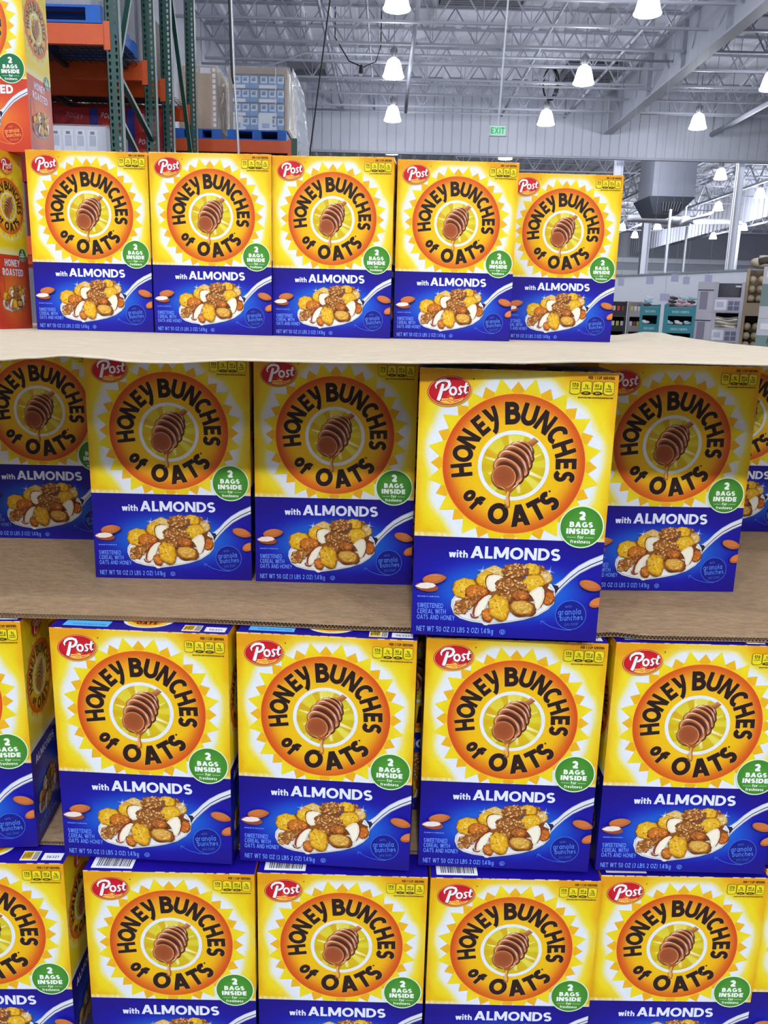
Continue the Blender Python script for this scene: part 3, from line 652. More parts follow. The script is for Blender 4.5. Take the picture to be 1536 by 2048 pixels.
# ------------------------------------------------------------------ the pallet display (world: floor z=0, camera over the origin, boxes face -y)
ZT,ZM,Z3,ZB = 1.4556,1.1248,.7970,.4699
G_TOP='cereal boxes on the top paper sheet'; G_MID='cereal boxes on the middle cardboard shelf'; G_ROW3='cereal boxes in the third row'; G_BOT='cereal boxes in the bottom row'
SP=[ # name, x, y, z, yaw degrees, label, group, top kind
 (-.5587,1.6354,ZT,-.2,'blue and yellow almond cereal box at the left end of the top row',G_TOP,'A'),
 (-.3316,1.6249,ZT,-1.4,'blue and yellow almond cereal box second from the left in the top row',G_TOP,'A'),
 (-.1085,1.6256,ZT,-3.6,'blue and yellow almond cereal box in the middle of the top row of five',G_TOP,'A'),
 (.1203,1.6410,ZT,1.5,'almond cereal box fourth in the top row, overlapping the set-back one',G_TOP,'A'),
 (.3414,1.7530,ZT,0.,'almond cereal box at the right end of the top row, set back from the others',G_TOP,'A'),
 (-.2986,1.1480,ZM,1.0,'shaded almond cereal box on the middle shelf, its top hidden by the wavy paper lip',G_MID,'A'),
 (-.0699,1.1477,ZM,.1,'shaded almond cereal box on the middle shelf just left of the box pulled forward',G_MID,'A'),
 (.1477,.9542,ZM,-2.4,'bright almond cereal box pulled forward to the front edge of the middle shelf',G_MID,'A'),
 (.3947,1.1499,ZM,2.2,'shaded almond cereal box on the middle shelf partly hidden behind the pulled forward box',G_MID,'A'),
 (-.5555,1.3430,ZM,1.,'dim almond cereal box cut by the left edge, deep on the middle shelf',G_MID,'A'),
 (.6420,1.5130,ZM,.5,'almond cereal box far right on the middle shelf, set far back, mostly cut off',G_MID,'A'),
 (-.5625,.9780,Z3,5.,'almond cereal box at the left edge of the third row, showing its side panel',G_ROW3,'A'),
 (-.2979,.9659,Z3,-2.6,'almond cereal box in the third row, first whole one from the left',G_ROW3,'A'),
 (-.0668,.9635,Z3,-3.4,'almond cereal box in the third row, second whole one from the left',G_ROW3,'A'),
 (.1677,.9665,Z3,-1.5,'almond cereal box in the third row directly under the pulled forward box',G_ROW3,'A'),
 (.4010,.9687,Z3,0.,'almond cereal box at the right of the third row under the bare shelf edge',G_ROW3,'A'),
 (.6330,.9900,Z3,1.,'almond cereal box sliver at the right edge of the third row',G_ROW3,'A'),
 (-.5205,.9600,ZB,1.5,'almond cereal box at the left edge of the bottom row, number label on top',G_BOT,'A'),
 (-.2677,.9508,ZB,.2,'almond cereal box in the bottom row, first whole one from the left',G_BOT,'B'),
 (-.0419,.9544,ZB,-.3,'almond cereal box in the bottom row, second whole one from the left',G_BOT,'B'),
 (.1843,.9547,ZB,.4,'almond cereal box in the bottom row, third whole one from the left',G_BOT,'B'),
 (.4097,.9685,ZB,.9,'almond cereal box in the bottom row, fourth whole one from the left',G_BOT,'B'),
 (.6370,.9900,ZB,.5,'almond cereal box sliver at the right edge of the bottom row',G_BOT,'B'),
 # boxes standing behind the front ones, seen as slivers in the gaps
 (-.5500,1.7600,ZT,.5,'cereal box in the second rank of the top sheet behind the left end box',G_TOP,'A'),
 (-.3300,1.7580,ZT,-.4,'cereal box in the second rank of the top sheet behind the second front box',G_TOP,'A'),
 (-.1030,1.7560,ZT,.3,'cereal box in the second rank of the top sheet behind the middle front box',G_TOP,'A'),
 (.1190,1.7590,ZT,0.,'cereal box in the second rank of the top sheet behind the fourth front box',G_TOP,'A'),
 (-.1750,1.2700,ZM,.6,'dark cereal box deep in the middle shelf behind the left shaded pair',G_MID,'A'),
 (.0600,1.2720,ZM,0.,'dark cereal box deep in the middle shelf behind the pulled forward box',G_MID,'A'),
 (.2900,1.3000,ZM,-.5,'dark cereal box deep in the middle shelf behind the half hidden shaded box',G_MID,'A'),
 (-.4100,1.0860,Z3,.0,'cereal box second deep in the third row behind the wide gap at the left',G_ROW3,'A'),
 (-.1800,1.0890,Z3,.5,'cereal box second deep in the third row behind the first gap between whole boxes',G_ROW3,'A'),
 (.0520,1.0880,Z3,.0,'cereal box second deep in the third row behind the middle gap',G_ROW3,'A'),
 (.2870,1.0890,Z3,-.4,'cereal box second deep in the third row behind the gap at the right',G_ROW3,'A'),
 (.5190,1.1060,Z3,.0,'cereal box second deep in the third row behind the gap at the right photo edge',G_ROW3,'A'),
]
for i,(x,y,z,a,lb,g,tk) in enumerate(SP):
    if i>22: y+=.008
    r=thing('cereal_box',lb,'cereal box',(x,y,z),math.radians(a),g); box_parts(r,'almond',tk,i%4,side_r=(x<.2),side_l=(x>.1))
# red honey roasted boxes stacked at the left
for (x,y,z,a,lb) in ((-.8345,1.6160,ZT,-8.,'lower honey roasted cereal box at the left, standing on the paper sheet'),
                     (-.7815,1.6680,ZT+.3208,-.5,'upper honey roasted cereal box stacked at the top left corner')):
    r=thing('cereal_box',lb,'cereal box',(x,y,z),math.radians(a),'honey roasted cereal boxes stacked at the left'); box_parts(r,'honey','A',0)

KRAFT=mat('kraft_paper',(206,192,168),.8,noise=.13,nscale=34.,bump=.25,stretch=(1,3.5,3))
CORR=mat('corrugated_card',(160,133,101),.82,noise=.16,nscale=46.,bump=.3,stretch=(1.5,2.2,2))
CORRD=mat('card_core',(120,92,62),.9,noise=.15,nscale=90.)
def sheet(name,label,x0,x1,y0,y1,zf,m,th,nx=120,ny=24,fr=None,bk=None,flute=False):
    a=MB(); top=[];
    for j in range(ny+1):
        v=j/ny
        for i in range(nx+1):
            u=i/nx; x=x0+(x1-x0)*u; ya=fr(x) if fr else y0; yb=bk(x) if bk else y1; y=ya+(yb-ya)*v; z=zf(x,y); top.append((x,y,z))
    n=len(top); bot=[(x,y,z-th) for x,y,z in top]; fs=[]; W=nx+1
    for j in range(ny):
        for i in range(nx):
            q=j*W+i; fs.append((q,q+1,q+W+1,q+W)); fs.append((n+q,n+q+W,n+q+W+1,n+q+1))
    if not flute:
        for i in range(nx): fs.append((i,n+i,n+i+1,i+1))
    for i in range(nx): q=ny*W+i; fs.append((q,q+1,n+q+1,n+q))
    for j in range(ny): q=j*W; fs.append((q,q+W,n+q+W,n+q)); q=j*W+nx; fs.append((q,n+q,n+q+W,q+W))
    a.add(top+bot,fs); me=a.mesh(name,m,True)
    if not flute:
        return tag(link(name,me),label,'cardboard sheet')
    r=thing(name,label,'cardboard sheet',((x0+x1)/2,y0,zf(0,y0)-th)); 
    o=link('liner',me); o.parent=r; o.matrix_parent_inverse=Matrix.Translation(-Vector(r.location))
    b=MB(); N=2400; vs=[];f2=[]
    for i in range(N+1):
        x=x0+(x1-x0)*i/N; y=fr(x)+.0006 if fr else y0+.0006; z=zf(x,y)-th/2+math.sin(i*PI*.33)*th*.42
        vs+= [(x,y,z+.0004),(x,y,z-.0004),(x,y+.012,z+.0004),(x,y+.012,z-.0004)]
    for i in range(N): q=4*i; f2+=[(q,q+1,q+5,q+4),(q,q+4,q+6,q+2),(q+1,q+3,q+7,q+5)]
    b.add(vs,f2); o=b.build('fluting',CORR,r); o.matrix_parent_inverse=Matrix.Translation(-Vector(r.location))
    b=MB(); b.box(x0,x1,y0+.016,y0+.018,zf(0,y0)-th,zf(0,y0)-.0003); o=b.build('dark_core',CORRD,r); o.matrix_parent_inverse=Matrix.Translation(-Vector(r.location))
    return r
# top sheet: droops at the wavy front lip, lifts a little at the back corner
LIP=[(-.75,1.447),(-.425,1.4445),(-.392,1.4475),(-.354,1.4508),(-.315,1.4494),(-.283,1.4462),(-.244,1.4462),(-.162,1.4508),(-.074,1.4508),(.013,1.4525),(.123,1.4552),(.232,1.4588),(.33,1.4600),(.415,1.4600),(.75,1.456)]
def interp(T,x):
    for (a,b),(c,d) in zip(T,T[1:]):
        if x<=c: u=max(0,(x-a)/(c-a)); u=u*u*(3-2*u); return b+(d-b)*u
    return T[-1][1]
BK=[(-.9,0),(.5,.004),(.566,.007),(.60,.011),(.64,.017),(.678,.016),(.716,.009),(.78,0),(.9,0)]
def ztop(x,y):
    z=ZT-.0003; 
    if y<1.34: u=(1.34-y)/.41; u=u*u*(3-2*u); z+=(interp(LIP,x)-ZT)*u + (.0026*math.sin(u*PI) if .05<x<.26 else .0)
    if y>1.9: z+=interp(BK,x)*(y-1.9)/.25
    return z
o=sheet('paper_sheet','pale kraft paper sheet under the top row, its wavy lip shading the shelf',-1.12,.76,.93,2.15,ztop,KRAFT,.0022,nx=220,ny=60,bk=lambda x:2.15-.0*x)
MLIP=[(-.9,.996),(-.48,.994),(-.291,.995),(.037,.980),(.271,.978),(.285,.982),(.33,.974),(.479,.977),(.9,.985)]
zm=lambda x,y:ZM-.0003+(.0015*math.sin(x*9)*max(0,1-(y-.97)*9) if y<1.08 else 0)*.3
sheet('corrugated_sheet','brown corrugated cardboard shelf under the middle boxes with a bare dented front edge',-.9,.9,.98,2.1,zm,CORR,.0056,nx=160,ny=30,fr=lambda x:interp(MLIP,x),flute=True)
sheet('corrugated_sheet','brown corrugated cardboard sheet between the third and bottom rows, seen in the gaps',-.72,.82,1.0,2.1,lambda x,y:Z3-.0003,CORR,.0056,nx=60,ny=20,fr=lambda x:1.0,flute=True)
# what carries the bottom row: a plain case layer on a wooden pallet
b=MB(); b.box(-.7,.8,1.0,2.1,.144,.4694); tag(b.build('cardboard_case',CORR),'plain brown cardboard case layer under the bottom row of cereal boxes','cardboard case')
b=MB(); b.box(-.7,.8,.935,1.0,.40,.4694); b.box(-.7,.8,.935,.955,.144,.40); tag(b.build('front_tray',CORR),'brown cardboard tray front under the bottom row of cereal boxes','tray')
WOOD=mat('pallet_wood',(150,118,80),.8,noise=.2,nscale=14.,stretch=(1,14,14))
pr=thing('wooden_pallet','weathered wooden pallet under the whole cereal display','pallet',(0,.95,0))
for k in range(7):
    b=MB(); b.box(-.7,.8,.0+k*.17-.0,.0+k*.17+.1,.122,.1439); o=b.build('deck_board',WOOD,pr)
for xx in (-.68,.0,.7):
    b=MB(); b.box(xx,xx+.09,0,1.12,.0,.122); b.build('stringer',WOOD,pr)
# filler ranks of closed cases deep inside the display that carry the sheets
for (z0,z1,y0,lb) in ((ZB+.0002,ZB+.3199,1.12,'brown case filling the back of the bottom row'),(Z3,Z3+.3195,1.235,'brown case filling the back of the third row'),(ZM,ZT-.0032,1.66,'brown case filling the back of the middle shelf under the paper sheet')):
    b=MB(); b.box(-.72,.70,y0,2.08,z0,z1); tag(b.build('cardboard_case',CORR),lb,'cardboard case')
# ------------------------------------------------------------------ the warehouse
PAINT=mat('white_paint',(178,181,194),.6,noise=.05,nscale=.6); STEEL=mat('painted_steel',(150,153,166),.5); DECK=mat('roof_deck',(206,208,222),.75,noise=.10,nscale=.5)
SHADEW=mat('white_sheet',(236,240,250),.6); DARK=mat('dark_metal',(46,48,54),.6); MIDG=mat('grey_metal',(120,122,130),.5); CONC=mat('polished_concrete',(112,110,108),.35,noise=.08,nscale=1.5)
GREEN=mat('rack_green',(24,74,66),.45,noise=.08,nscale=20.); ORANGE=mat('rack_orange',(214,84,22),.45,noise=.06,nscale=12.); BLUEP=mat('pallet_blue',(20,96,190),.6,noise=.1,nscale=9.)
BLACK=mat('black_rubber',(18,18,20),.6); GALV=mat('galvanised',(168,172,178),.4,metal=.6)
BOXK=mat('case_card',(186,156,116),.85,noise=.06,nscale=8.); PRN=mat('print_colours',attr=True,rough=.6)
WRAP=mat('stretch_wrap',(235,238,245),.18,alpha=.22,bump=.9,nscale=7.,stretch=(6,6,1.5))
def st(o): o['kind']='structure'; return o
b=MB(); b.box(-14,40,-24,90,-.1,0); st(b.build('floor',CONC))
# roof deck with flutes
b=MB(); y=-24.
n=0
vs=[];fs=[]
x=-14.
while x<40.:
    for (dx,dz) in ((0,0),(.5,0),(.56,-.05),(.7,-.05)): vs+=[(x+dx,-24,9.75+dz),(x+dx,90,9.75+dz)]
    x+=.76
for i in range(len(vs)//2-1): fs.append((2*i,2*i+1,2*i+3,2*i+2))
b.add(vs,fs); b.box(-14,40,-24,90,9.8,9.9); st(b.build('ceiling',DECK))
def ribbed(name,p0,p1,z0,z1,m,step=.36,d=.03):
    """corrugated wall panel between two plan points"""
    p0=Vector((p0[0],p0[1],0)); p1=Vector((p1[0],p1[1],0)); L=(p1-p0).length; u=(p1-p0)/L; w=Vector((-u.y,u.x,0)); pts=[]; s=0.
    while s<L:
        for ds,dd in ((0,0),(step-.05,0),(step-.04,d),(step-.01,d)): pts.append(p0+u*min(L,s+ds)+w*dd)
        s+=step
    pts.append(p1); b=MB(); vs=[];fs=[]
    for p in pts: vs+=[(p.x,p.y,z0),(p.x,p.y,z1)]
    for i in range(len(pts)-1): fs.append((2*i,2*i+2,2*i+3,2*i+1))
    b.add(vs,fs); return st(b.build(name,m))
ribbed('trim_1',(-6,35),(26,35),7.55,9.75,PAINT)
b=MB(); b.box(-6,26,34.93,35.1,7.47,7.56); st(b.build('trim_2',STEEL))
b=MB(); b.box(-5.85,-5.7,8,35,4.,9.75); st(b.build('wall_left',PAINT))
b=MB(); b.box(-14.2,-14,-24,90,0,9.8); st(b.build('wall_left',PAINT))
b=MB(); b.box(-14,40,88,88.2,0,9.8); st(b.build('wall_back',mat('back_wall',(182,186,200),.7,noise=.05,nscale=.4)))
b=MB(); b.box(39,39.2,-24,90,0,9.8); st(b.build('wall_right',PAINT))
ribbed('trim_3',(22.1,50),(23.4,86),7.53,9.75,PAINT,.8,.05)
for k,z in enumerate((6.9,5.7,4.4)):
    b=MB(); b.box(10,39,87.6,87.99,z,z+.45); st(b.build('trim_%d'%(4+k),SHADEW))
# big girder running away along the roof
g=thing('roof_girder','deep white painted steel girder running away along the ceiling at the right','girder',(8.25,12,8.4))
b=MB(); b.box(-.03,.03,0,22.9,0,1.3); b.build('web',STEEL,g)
b=MB(); b.box(-.17,.17,0,22.9,-.05,0.0); b.box(-.17,.17,0,22.9,1.3,1.345); b.build('flange',STEEL,g)
for k in range(7):
    b=MB(); b.box(-.15,.15,1+k*3.3,1.02+k*3.3,0.001,1.299); b.build('stiffener',STEEL,g)
# open web joists
def joist_mesh(L,z0=8.75,z1=9.68,step=1.22,name='bar_joist'):
    b=MB(); b.box(0,L,-.045,.045,z0-.03,z0+.03); b.box(0,L,-.045,.045,z1-.03,z1+.03); x=0.
    while x+step<=L+.01:
        b.bar((x,0,z1),(x+step/2,0,z0),.035); b.bar((x+step/2,0,z0),(x+step,0,z1),.035); b.bar((x+step/2,0,z0),(x+step/2,0,z1),.02); x+=step
    return b.mesh(name,STEEL)
ja=joist_mesh(13.7); jb=joist_mesh(17.6); jc=joist_mesh(30.)
k=0
ordn=['first','second','third','fourth','fifth','sixth','seventh','eighth','ninth','tenth','eleventh','twelfth','thirteenth']
ys=[18.4+1.83*i for i in range(9)]
for i,yy in enumerate(ys):
    o=link('roof_joist',ja); o.location=(-5.7,yy,0); tag(o,'open web ceiling joist left of the girder, %s counted back from the white ribbed band'%ordn[8-i],'roof joist','white joists left of the girder')
    o=link('roof_joist',jb); o.location=(8.45,yy,0); tag(o,'open web ceiling joist right of the girder, %s counted back from the white ribbed band'%ordn[8-i],'roof joist','white joists right of the girder')
for i in range(11):
    o=link('roof_joist',jc); o.location=(3,39+3.6*i,0); tag(o,'distant open web joist beyond the white ribbed band','roof joist','far joists beyond the ribbed band')
for i,xx in enumerate((14,19,27)):
    b=MB()
    yy=39.
    b.box(xx-.06,xx+.06,36,86,8.4,8.52); b.box(xx-.06,xx+.06,36,86,9.5,9.6)
    while yy<84: b.bar((xx,yy,9.5),(xx,yy+1.1,8.5),.06); b.bar((xx,yy+1.1,8.5),(xx,yy+2.2,9.5),.06); yy+=2.2
    tag(b.build('roof_truss',STEEL),'distant lengthwise roof truss beyond the ribbed band, %s from the left'%ordn[i],'truss')
# pipes and conduits under the roof
for nm,lab,pts,r in (('sprinkler_pipe','white sprinkler pipe running away under the roof left of centre',[(-1.95,14,8.95),(-1.95,34.8,8.95)],.05),
    ('sprinkler_pipe','thin white pipe running away under the roof near the lamp line',[(-.75,14,9.0),(-.75,34.8,9.0)],.035),
    ('sprinkler_pipe','pale pipe running away under the roof right of the exit sign',[(4.1,14,8.9),(4.1,34.8,8.9)],.05),
    ('sprinkler_pipe','pale pipe running away under the roof beside the second lamp line',[(6.5,14,8.9),(6.5,34.8,8.9)],.045),
    ('sprinkler_pipe','thick pale pipe running away right of the girder',[(12.2,14,8.42),(12.2,34.8,8.42)],.09),
    ('slanted_pipe','thick white pipe hanging slantwise by the left lamp line',[(.58,21,9.2),(.42,27.,8.35),(.36,28.5,7.6)],.06),
    ('conduit','bent white conduit crossing at the upper left under the joists',[(-5.6,26.6,8.35),(-3.6,26.6,8.35),(-2.6,26.6,8.7),(8,26.6,8.72)],.035),
    ('conduit','straight white conduit crossing behind the second lamps',[(-3.5,29.3,8.62),(18,29.3,8.62)],.035),
    ('conduit','straight white conduit crossing low in front of the ribbed band',[(-3.2,33.6,8.7),(6.4,33.6,8.7)],.035),
    ('conduit','straight white conduit crossing right of the girder before the ribbed band',[(9,33.2,8.75),(20,33.2,8.75)],.035)):
    p=thing(nm,lab,'pipe',(0,0,0)); b=MB(); b.tube(pts,r,8); b.build('pipe_run',STEEL,p,True)
    for q in range(3):
        e=pts[0] if q==0 else (pts[-1] if q==2 else pts[len(pts)//2] if len(pts)>2 else tuple((m+n_)/2 for m,n_ in zip(pts[0],pts[1])))
        if nm=='slanted_pipe' and q: continue
        b=MB(); b.tube([(e[0],e[1],e[2]),(e[0],e[1],9.72)],.012,6); b.build('hanger',STEEL,p)
for i,(x,y,w,d,lab) in enumerate(((5.8,30.6,1.7,1.7,'dark ceiling vent grille left of the girder'),(-3.6,31.2,1.2,1.2,'dark ceiling vent grille above the left pallets'),(1.1,23.6,2.2,1.2,'dark ceiling vent grille at the top edge of the view'))):
    v=thing('ceiling_vent',lab,'vent',(x,y,9.45)); b=MB(); b.box(0,w,0,d,.06,.08); b.build('backing',DARK,v)
    b=MB()
    for k in range(8): b.box(.04,w-.04,k*d/8,k*d/8+.05,0,.05)
    b.build('louvre',MIDG,v); b=MB(); b.box(-.05,0,-.05,d+.05,-.01,.22); b.box(w,w+.05,-.05,d+.05,-.01,.22); b.box(0,w,-.05,0,-.01,.22); b.box(0,w,d,d+.05,-.01,.22); b.build('frame',MIDG,v)
# high bay lamps: glowing prismatic bell, housing, hanging rod
GLOW=mat('lamp_glow',(250,250,255),.4,emit=5.)
bell=MB(); bell.lathe([(.07,.47),(.13,.455),(.17,.42),(.205,.34),(.238,.22),(.268,.10),(.292,.035),(.305,.02),(.305,-.01),(.28,-.02),(.262,.02),(.235,.14),(.0,.15)],n=24)
hs=MB(); hs.lathe([(0,.76),(.06,.76),(.085,.72),(.10,.58),(.09,.50),(.07,.471),(.0,.471)],n=14)
for k in range(6): a_=k*PI/3; hs.box(-.012,.012,-.0+.08,.115,.52,.70,M=Matrix.Rotation(a_,4,'Z'))
rod=MB(); rod.tube([(0,0,.76),(0,0,1.7)],.014,6)
bm=bell.mesh('bell_shade',GLOW,True); hm=hs.mesh('ballast_housing',GALV,True); rm=rod.mesh('hanging_rod',STEEL)
for m_ in (GLOW,): 
    try: m_.cycles.emission_sampling='NONE'
    except Exception: pass
LP=300.
lights={}
def lamp(x,y,lab,z=8.0,lit=True,P=1.):
    r=thing('high_bay_lamp',lab,'ceiling lamp',(x,y,z),0,'high bay lamps under the roof'); link('bell_shade',bm,r); link('ballast_housing',hm,r); link('hanging_rod',rm,r)
    if lit:
        if P not in lights:
            L=bpy.data.lights.new('bulb','POINT'); L.energy=LP*P; L.shadow_soft_size=.24; L.color=(.93,.96,1.); lights[P]=L
        o=bpy.data.objects.new('bulb',lights[P]); COL.objects.link(o); o.parent=r; o.location=(0,0,-.30)
    return r
VIS=[(0.,20.6,'bell lamp at the top edge on the left lamp line, largest of its line'),(-.05,26.1,'bell lamp second down on the left lamp line beside the slanted pipe'),(-.05,31.7,'bell lamp third down on the left lamp line in front of the ribbed band'),(-.05,38.0,'bell lamp cut by the ribbed band above the middle of the top row'),
 (5.5,20.5,'bell lamp at the top edge right of the exit sign, largest on the right'),(5.4,26.3,'bell lamp second down the line just left of the girder'),(5.3,31.7,'bell lamp under the looped black cable'),(4.8,38.5,'bell lamp cut by the ribbed band above the last two top boxes'),
 (10.6,31.7,'bell lamp before the ribbed band right of the girder foot'),(10.8,26.4,'bell lamp cut by the right photo edge'),(10.6,37.6,'bell lamp cut by the ribbed band edge above the hanging duct'),
 (15.5,42.4,'far bell lamp right of the hanging duct, highest of the far ones'),(19.85,48.2,'far bell lamp near the right photo edge'),(19.8,54.,'far bell lamp below and right of the ceiling fan'),(17.6,67.4,'far bell lamp under the left fan blade'),(19.86,66.,'far bell lamp behind the white ceiling fan stem'),(20.2,73.2,'far bell lamp lowest beside the last top box'),(25.9,65.1,'far bell lamp next to the right white column'),(26.4,72.4,'far bell lamp low between the columns')]
for x,y,l in VIS: lamp(x,y,l,lit=True,P=.64 if y<36 else 1.9)
n=0
for yy,pw_ in ((3.8,.2),(-1.8,.5),(-7.4,3.7),(-13.,.5)):
    for xx in (-5.2,0.,5.4,10.8):
        lamp(xx,yy,'bell lamp added to brighten the goods at the right, out of the photo',lit=True,P=round(pw_*{-5.2:.95,0.:1.35,5.4:.95,10.8:.4}[xx],3))['group']='high bay lamps out of the photo'
for xx,yy in ((5.4,9.4),(10.8,9.4),(10.8,15.)): lamp(xx,yy,'bell lamp added to brighten the goods at the right, out of the photo',lit=True,P=.75)['group']='high bay lamps out of the photo'  # unseen lamps added on the lamp grid to brighten the right-hand goods
# looped cable, sagging cable
b=MB(); 
for dx,dr in ((0,0),(.03,.02),(-.03,-.02)): b.tube([(5.3+dx+(.24+dr)*math.cos(t*PI/12),31.3,9.2+(.50+dr)*math.sin(t*PI/12)) for t in range(25)],.022,6)
b.tube([(5.3,31.3,8.72),(5.25,31.35,8.68),(5.3,31.4,8.62)],.02,6); tag(b.build('cable_loop',BLACK),'black cable coiled in an oval loop above a bell lamp','cable')
b=MB(); b.tube([(-1.7,25.8,9.7),(-1.7,25.8,8.9),(-1.6,25.8,8.75),(-1.3,25.8,8.3),(-.9,25.8,8.15),(-.55,25.8,8.3),(-.42,25.8,8.7),(-.42,25.8,9.7)],.018,6); b.lathe([(0,0),(.07,.02),(.06,.2),(0,.25)],(-.95,25.8,7.98),10); tag(b.build('sagging_cable',BLACK),'black cable and plug sagging beside the left lamp line','cable')
b=MB(); b.tube([(-.8315,9,0.),(-.8315,9,3.033),(-.645,9,4.407),(.02,9,9.7)],.008,6); tag(b.build('hanging_wire',BLACK),'thin dark wire slanting up to the roof right of the pallets','wire')
pl=thing('support_pole','slim silver pole with a black cable in front of the blue wrapped pallet','pole',(-1.0,6,0)); b=MB(); b.tube([(-.03,0,0),(-.031,0,2.528),(-.044,0,2.83),(-.052,0,2.95),(-.072,0,3.8),(-.09,0,9.7)],.0085,8); b.build('tube',GALV,pl,True)
b=MB(); b.tube([(-.052,.0,2.93),(-.064,0,2.98),(-.085,0,3.8),(-.105,0,9.7)],.009,8); b.build('cable',BLACK,pl,True)
# exit sign
ex=thing('exit_sign','green lettered exit sign hanging on a thin white pole above the fourth top box','sign',(2.30,20,5.33)); b=MB(); b.box(-.19,.19,-.03,.03,0,.23); b.build('housing',SHADEW,ex)
EXG=mat('exit_letters',(20,170,90),.5,emit=.6); a=Art(W=380,H=230); 
b=MB(); b.box(-.165,.165,-.034,-.031,.02,.21); b.build('face_panel',mat('exit_face',(176,226,206),.5,emit=.55),ex)
a.text('EXIT',32,180,130,.2,(40,190,110),0,fit=300); o=a.build('exit_letters',EXG,ex); o.location=(-.0,-.036,.0)
b=MB(); b.tube([(0.0,0,.23),(.12,0,4.4)],.018,8); b.build('hanging_pole',SHADEW,ex)
# hanging duct unit
hv=thing('air_handler','grey sheet metal air unit with a tapered grille hanging beyond the last top box','air unit',(12.6,40,6.1))
b=MB(); b.box(-.95,.95,0,2.2,.75,2.6); b.build('duct_body',mat('duct_grey',(116,119,131),.55),hv)
b=MB(); b.add([(-1.12,-.2,.72),(.96,-.2,.72),(.96,2.4,.72),(-1.12,2.4,.72),(-.75,.2,.0),(.35,.2,.0),(.35,2.,.0),(-.75,2.,.0)],[(0,1,5,4),(1,2,6,5),(2,3,7,6),(3,0,4,7),(4,5,6,7),(0,3,2,1)]); b.build('hood',mat('hood_grey',(64,68,78),.5),hv)
b=MB(); b.add([(-.52,-.10,.50),(.42,-.10,.50),(.28,.12,.10),(-.42,.12,.10)],[(0,1,2,3)]); b.build('grille',DARK,hv)
b=MB()
for k in range(7): xx=-.44+k*.13; b.bar((xx,-.12,.50),(xx*.85,.10,.12),.03)
b.build('grille_bar',MIDG,hv)
# big fan
fn=thing('ceiling_fan','large white slow ceiling fan with long tapering blades beyond the air unit','fan',(14.9,45,6.36))
b=MB(); b.lathe([(0,-.22),(.22,-.2),(.26,-.08),(.26,.1),(.2,.22),(0,.24)],n=18); b.build('hub',SHADEW,fn,True); b=MB(); b.tube([(0,0,.2),(0,0,3.3)],.04,8); b.build('down_rod',SHADEW,fn)
for k in range(4):
    b=MB(); M=Matrix.Rotation(k*PI/2+.08,4,'Z'); vs=[];n=10
    for i in range(n+1):
        u=i/n; x=.2+u*2.8; w=.40*(1-.6*u); 
        for yy,zz in ((-w,-.16-.1*w),(w*.2,.10*(1-u)),(w,.14),(0,-.06)): vs.append(M@Vector((x,yy,zz+.05*math.sin(u*2))))
    fs=[]
    for i in range(n):
        for q in range(4): fs.append((i*4+q,i*4+(q+1)%4,(i+1)*4+(q+1)%4,(i+1)*4+q))
    fs.append((0,1,2,3)); fs.append(tuple(n*4+q for q in (3,2,1,0))); b.add(vs,fs); b.build('blade',SHADEW,fn,True)
# columns and thin posts
for x,y,h,w,lab in ((17.3,60,9.7,.5,'wide far white column beside the last top box'),(13.85,35.8,9.7,.26,'tall white column right of the fan'),(12.55,40,6.3,.10,'slim bluish post under the left fan blade'),(15.04,45,6.1,.10,'slim bluish post under the fan hub'),(19.6,50,6.8,.22,'far white column between fan and right column'),(9.1,36.2,9.5,.3,'short white column top showing over the last top box')):
    c=thing('steel_column',lab,'column',(x,y,0)); b=MB(); b.box(-w/2,w/2,-.03,.03,0,h); b.box(-w/2,-w/2+.03,-w/2,w/2,0,h); b.box(w/2-.03,w/2,-w/2,w/2,0,h); b.build('shaft',SHADEW,c); b=MB(); b.box(-w*.8,w*.8,-w*.8,w*.8,0,.03); b.build('base_plate',MIDG,c)
# ------------------------------------------------------------------ pallet racks at the left
def upright(root,y,z1=6.2):
    """perforated post: real keyhole slots punched through the face"""
    b=MB(); x0,x1=-2.322,-2.215; zA,zB=2.3,4.9; w=x1-x0
    b.box(x0,x1,y,y+.004,0,zA); b.box(x0,x1,y,y+.004,zB,z1)
    b.box(x0,x0+.004,y,y+.075,0,z1); b.box(x1-.004,x1,y,y+.075,0,z1); b.box(x0,x0+.02,y+.071,y+.075,0,z1); b.box(x1-.02,x1,y+.071,y+.075,0,z1)
    z=zA; p=.0508
    while z<zB-1e-4:
        z2=min(z+p,zB); zc=(z+z2)/2
        for cx in (x0+w*.24,x0+w*.76):
            xa,xb=(x0,x0+w/2) if cx<x0+w/2 else (x0+w/2,x1); r=.0105
            inn=[(cx-r*.45,zc-.017),(cx+r*.45,zc-.017),(cx+r,zc+.006),(cx+r*.7,zc+.015),(cx-r*.7,zc+.015),(cx-r,zc+.006)]
            out=[(xa,z),(xb,z),(xb,zc),(xb,z2),(xa,z2),(xa,zc)]
            vs=[(q[0],y,q[1]) for q in out]+[(q[0],y,q[1]) for q in inn]; b.add(vs,[(i,(i+1)%6,6+(i+1)%6,6+i) for i in range(6)])
        z=z2
    return b.build('upright_post',GREEN,root)
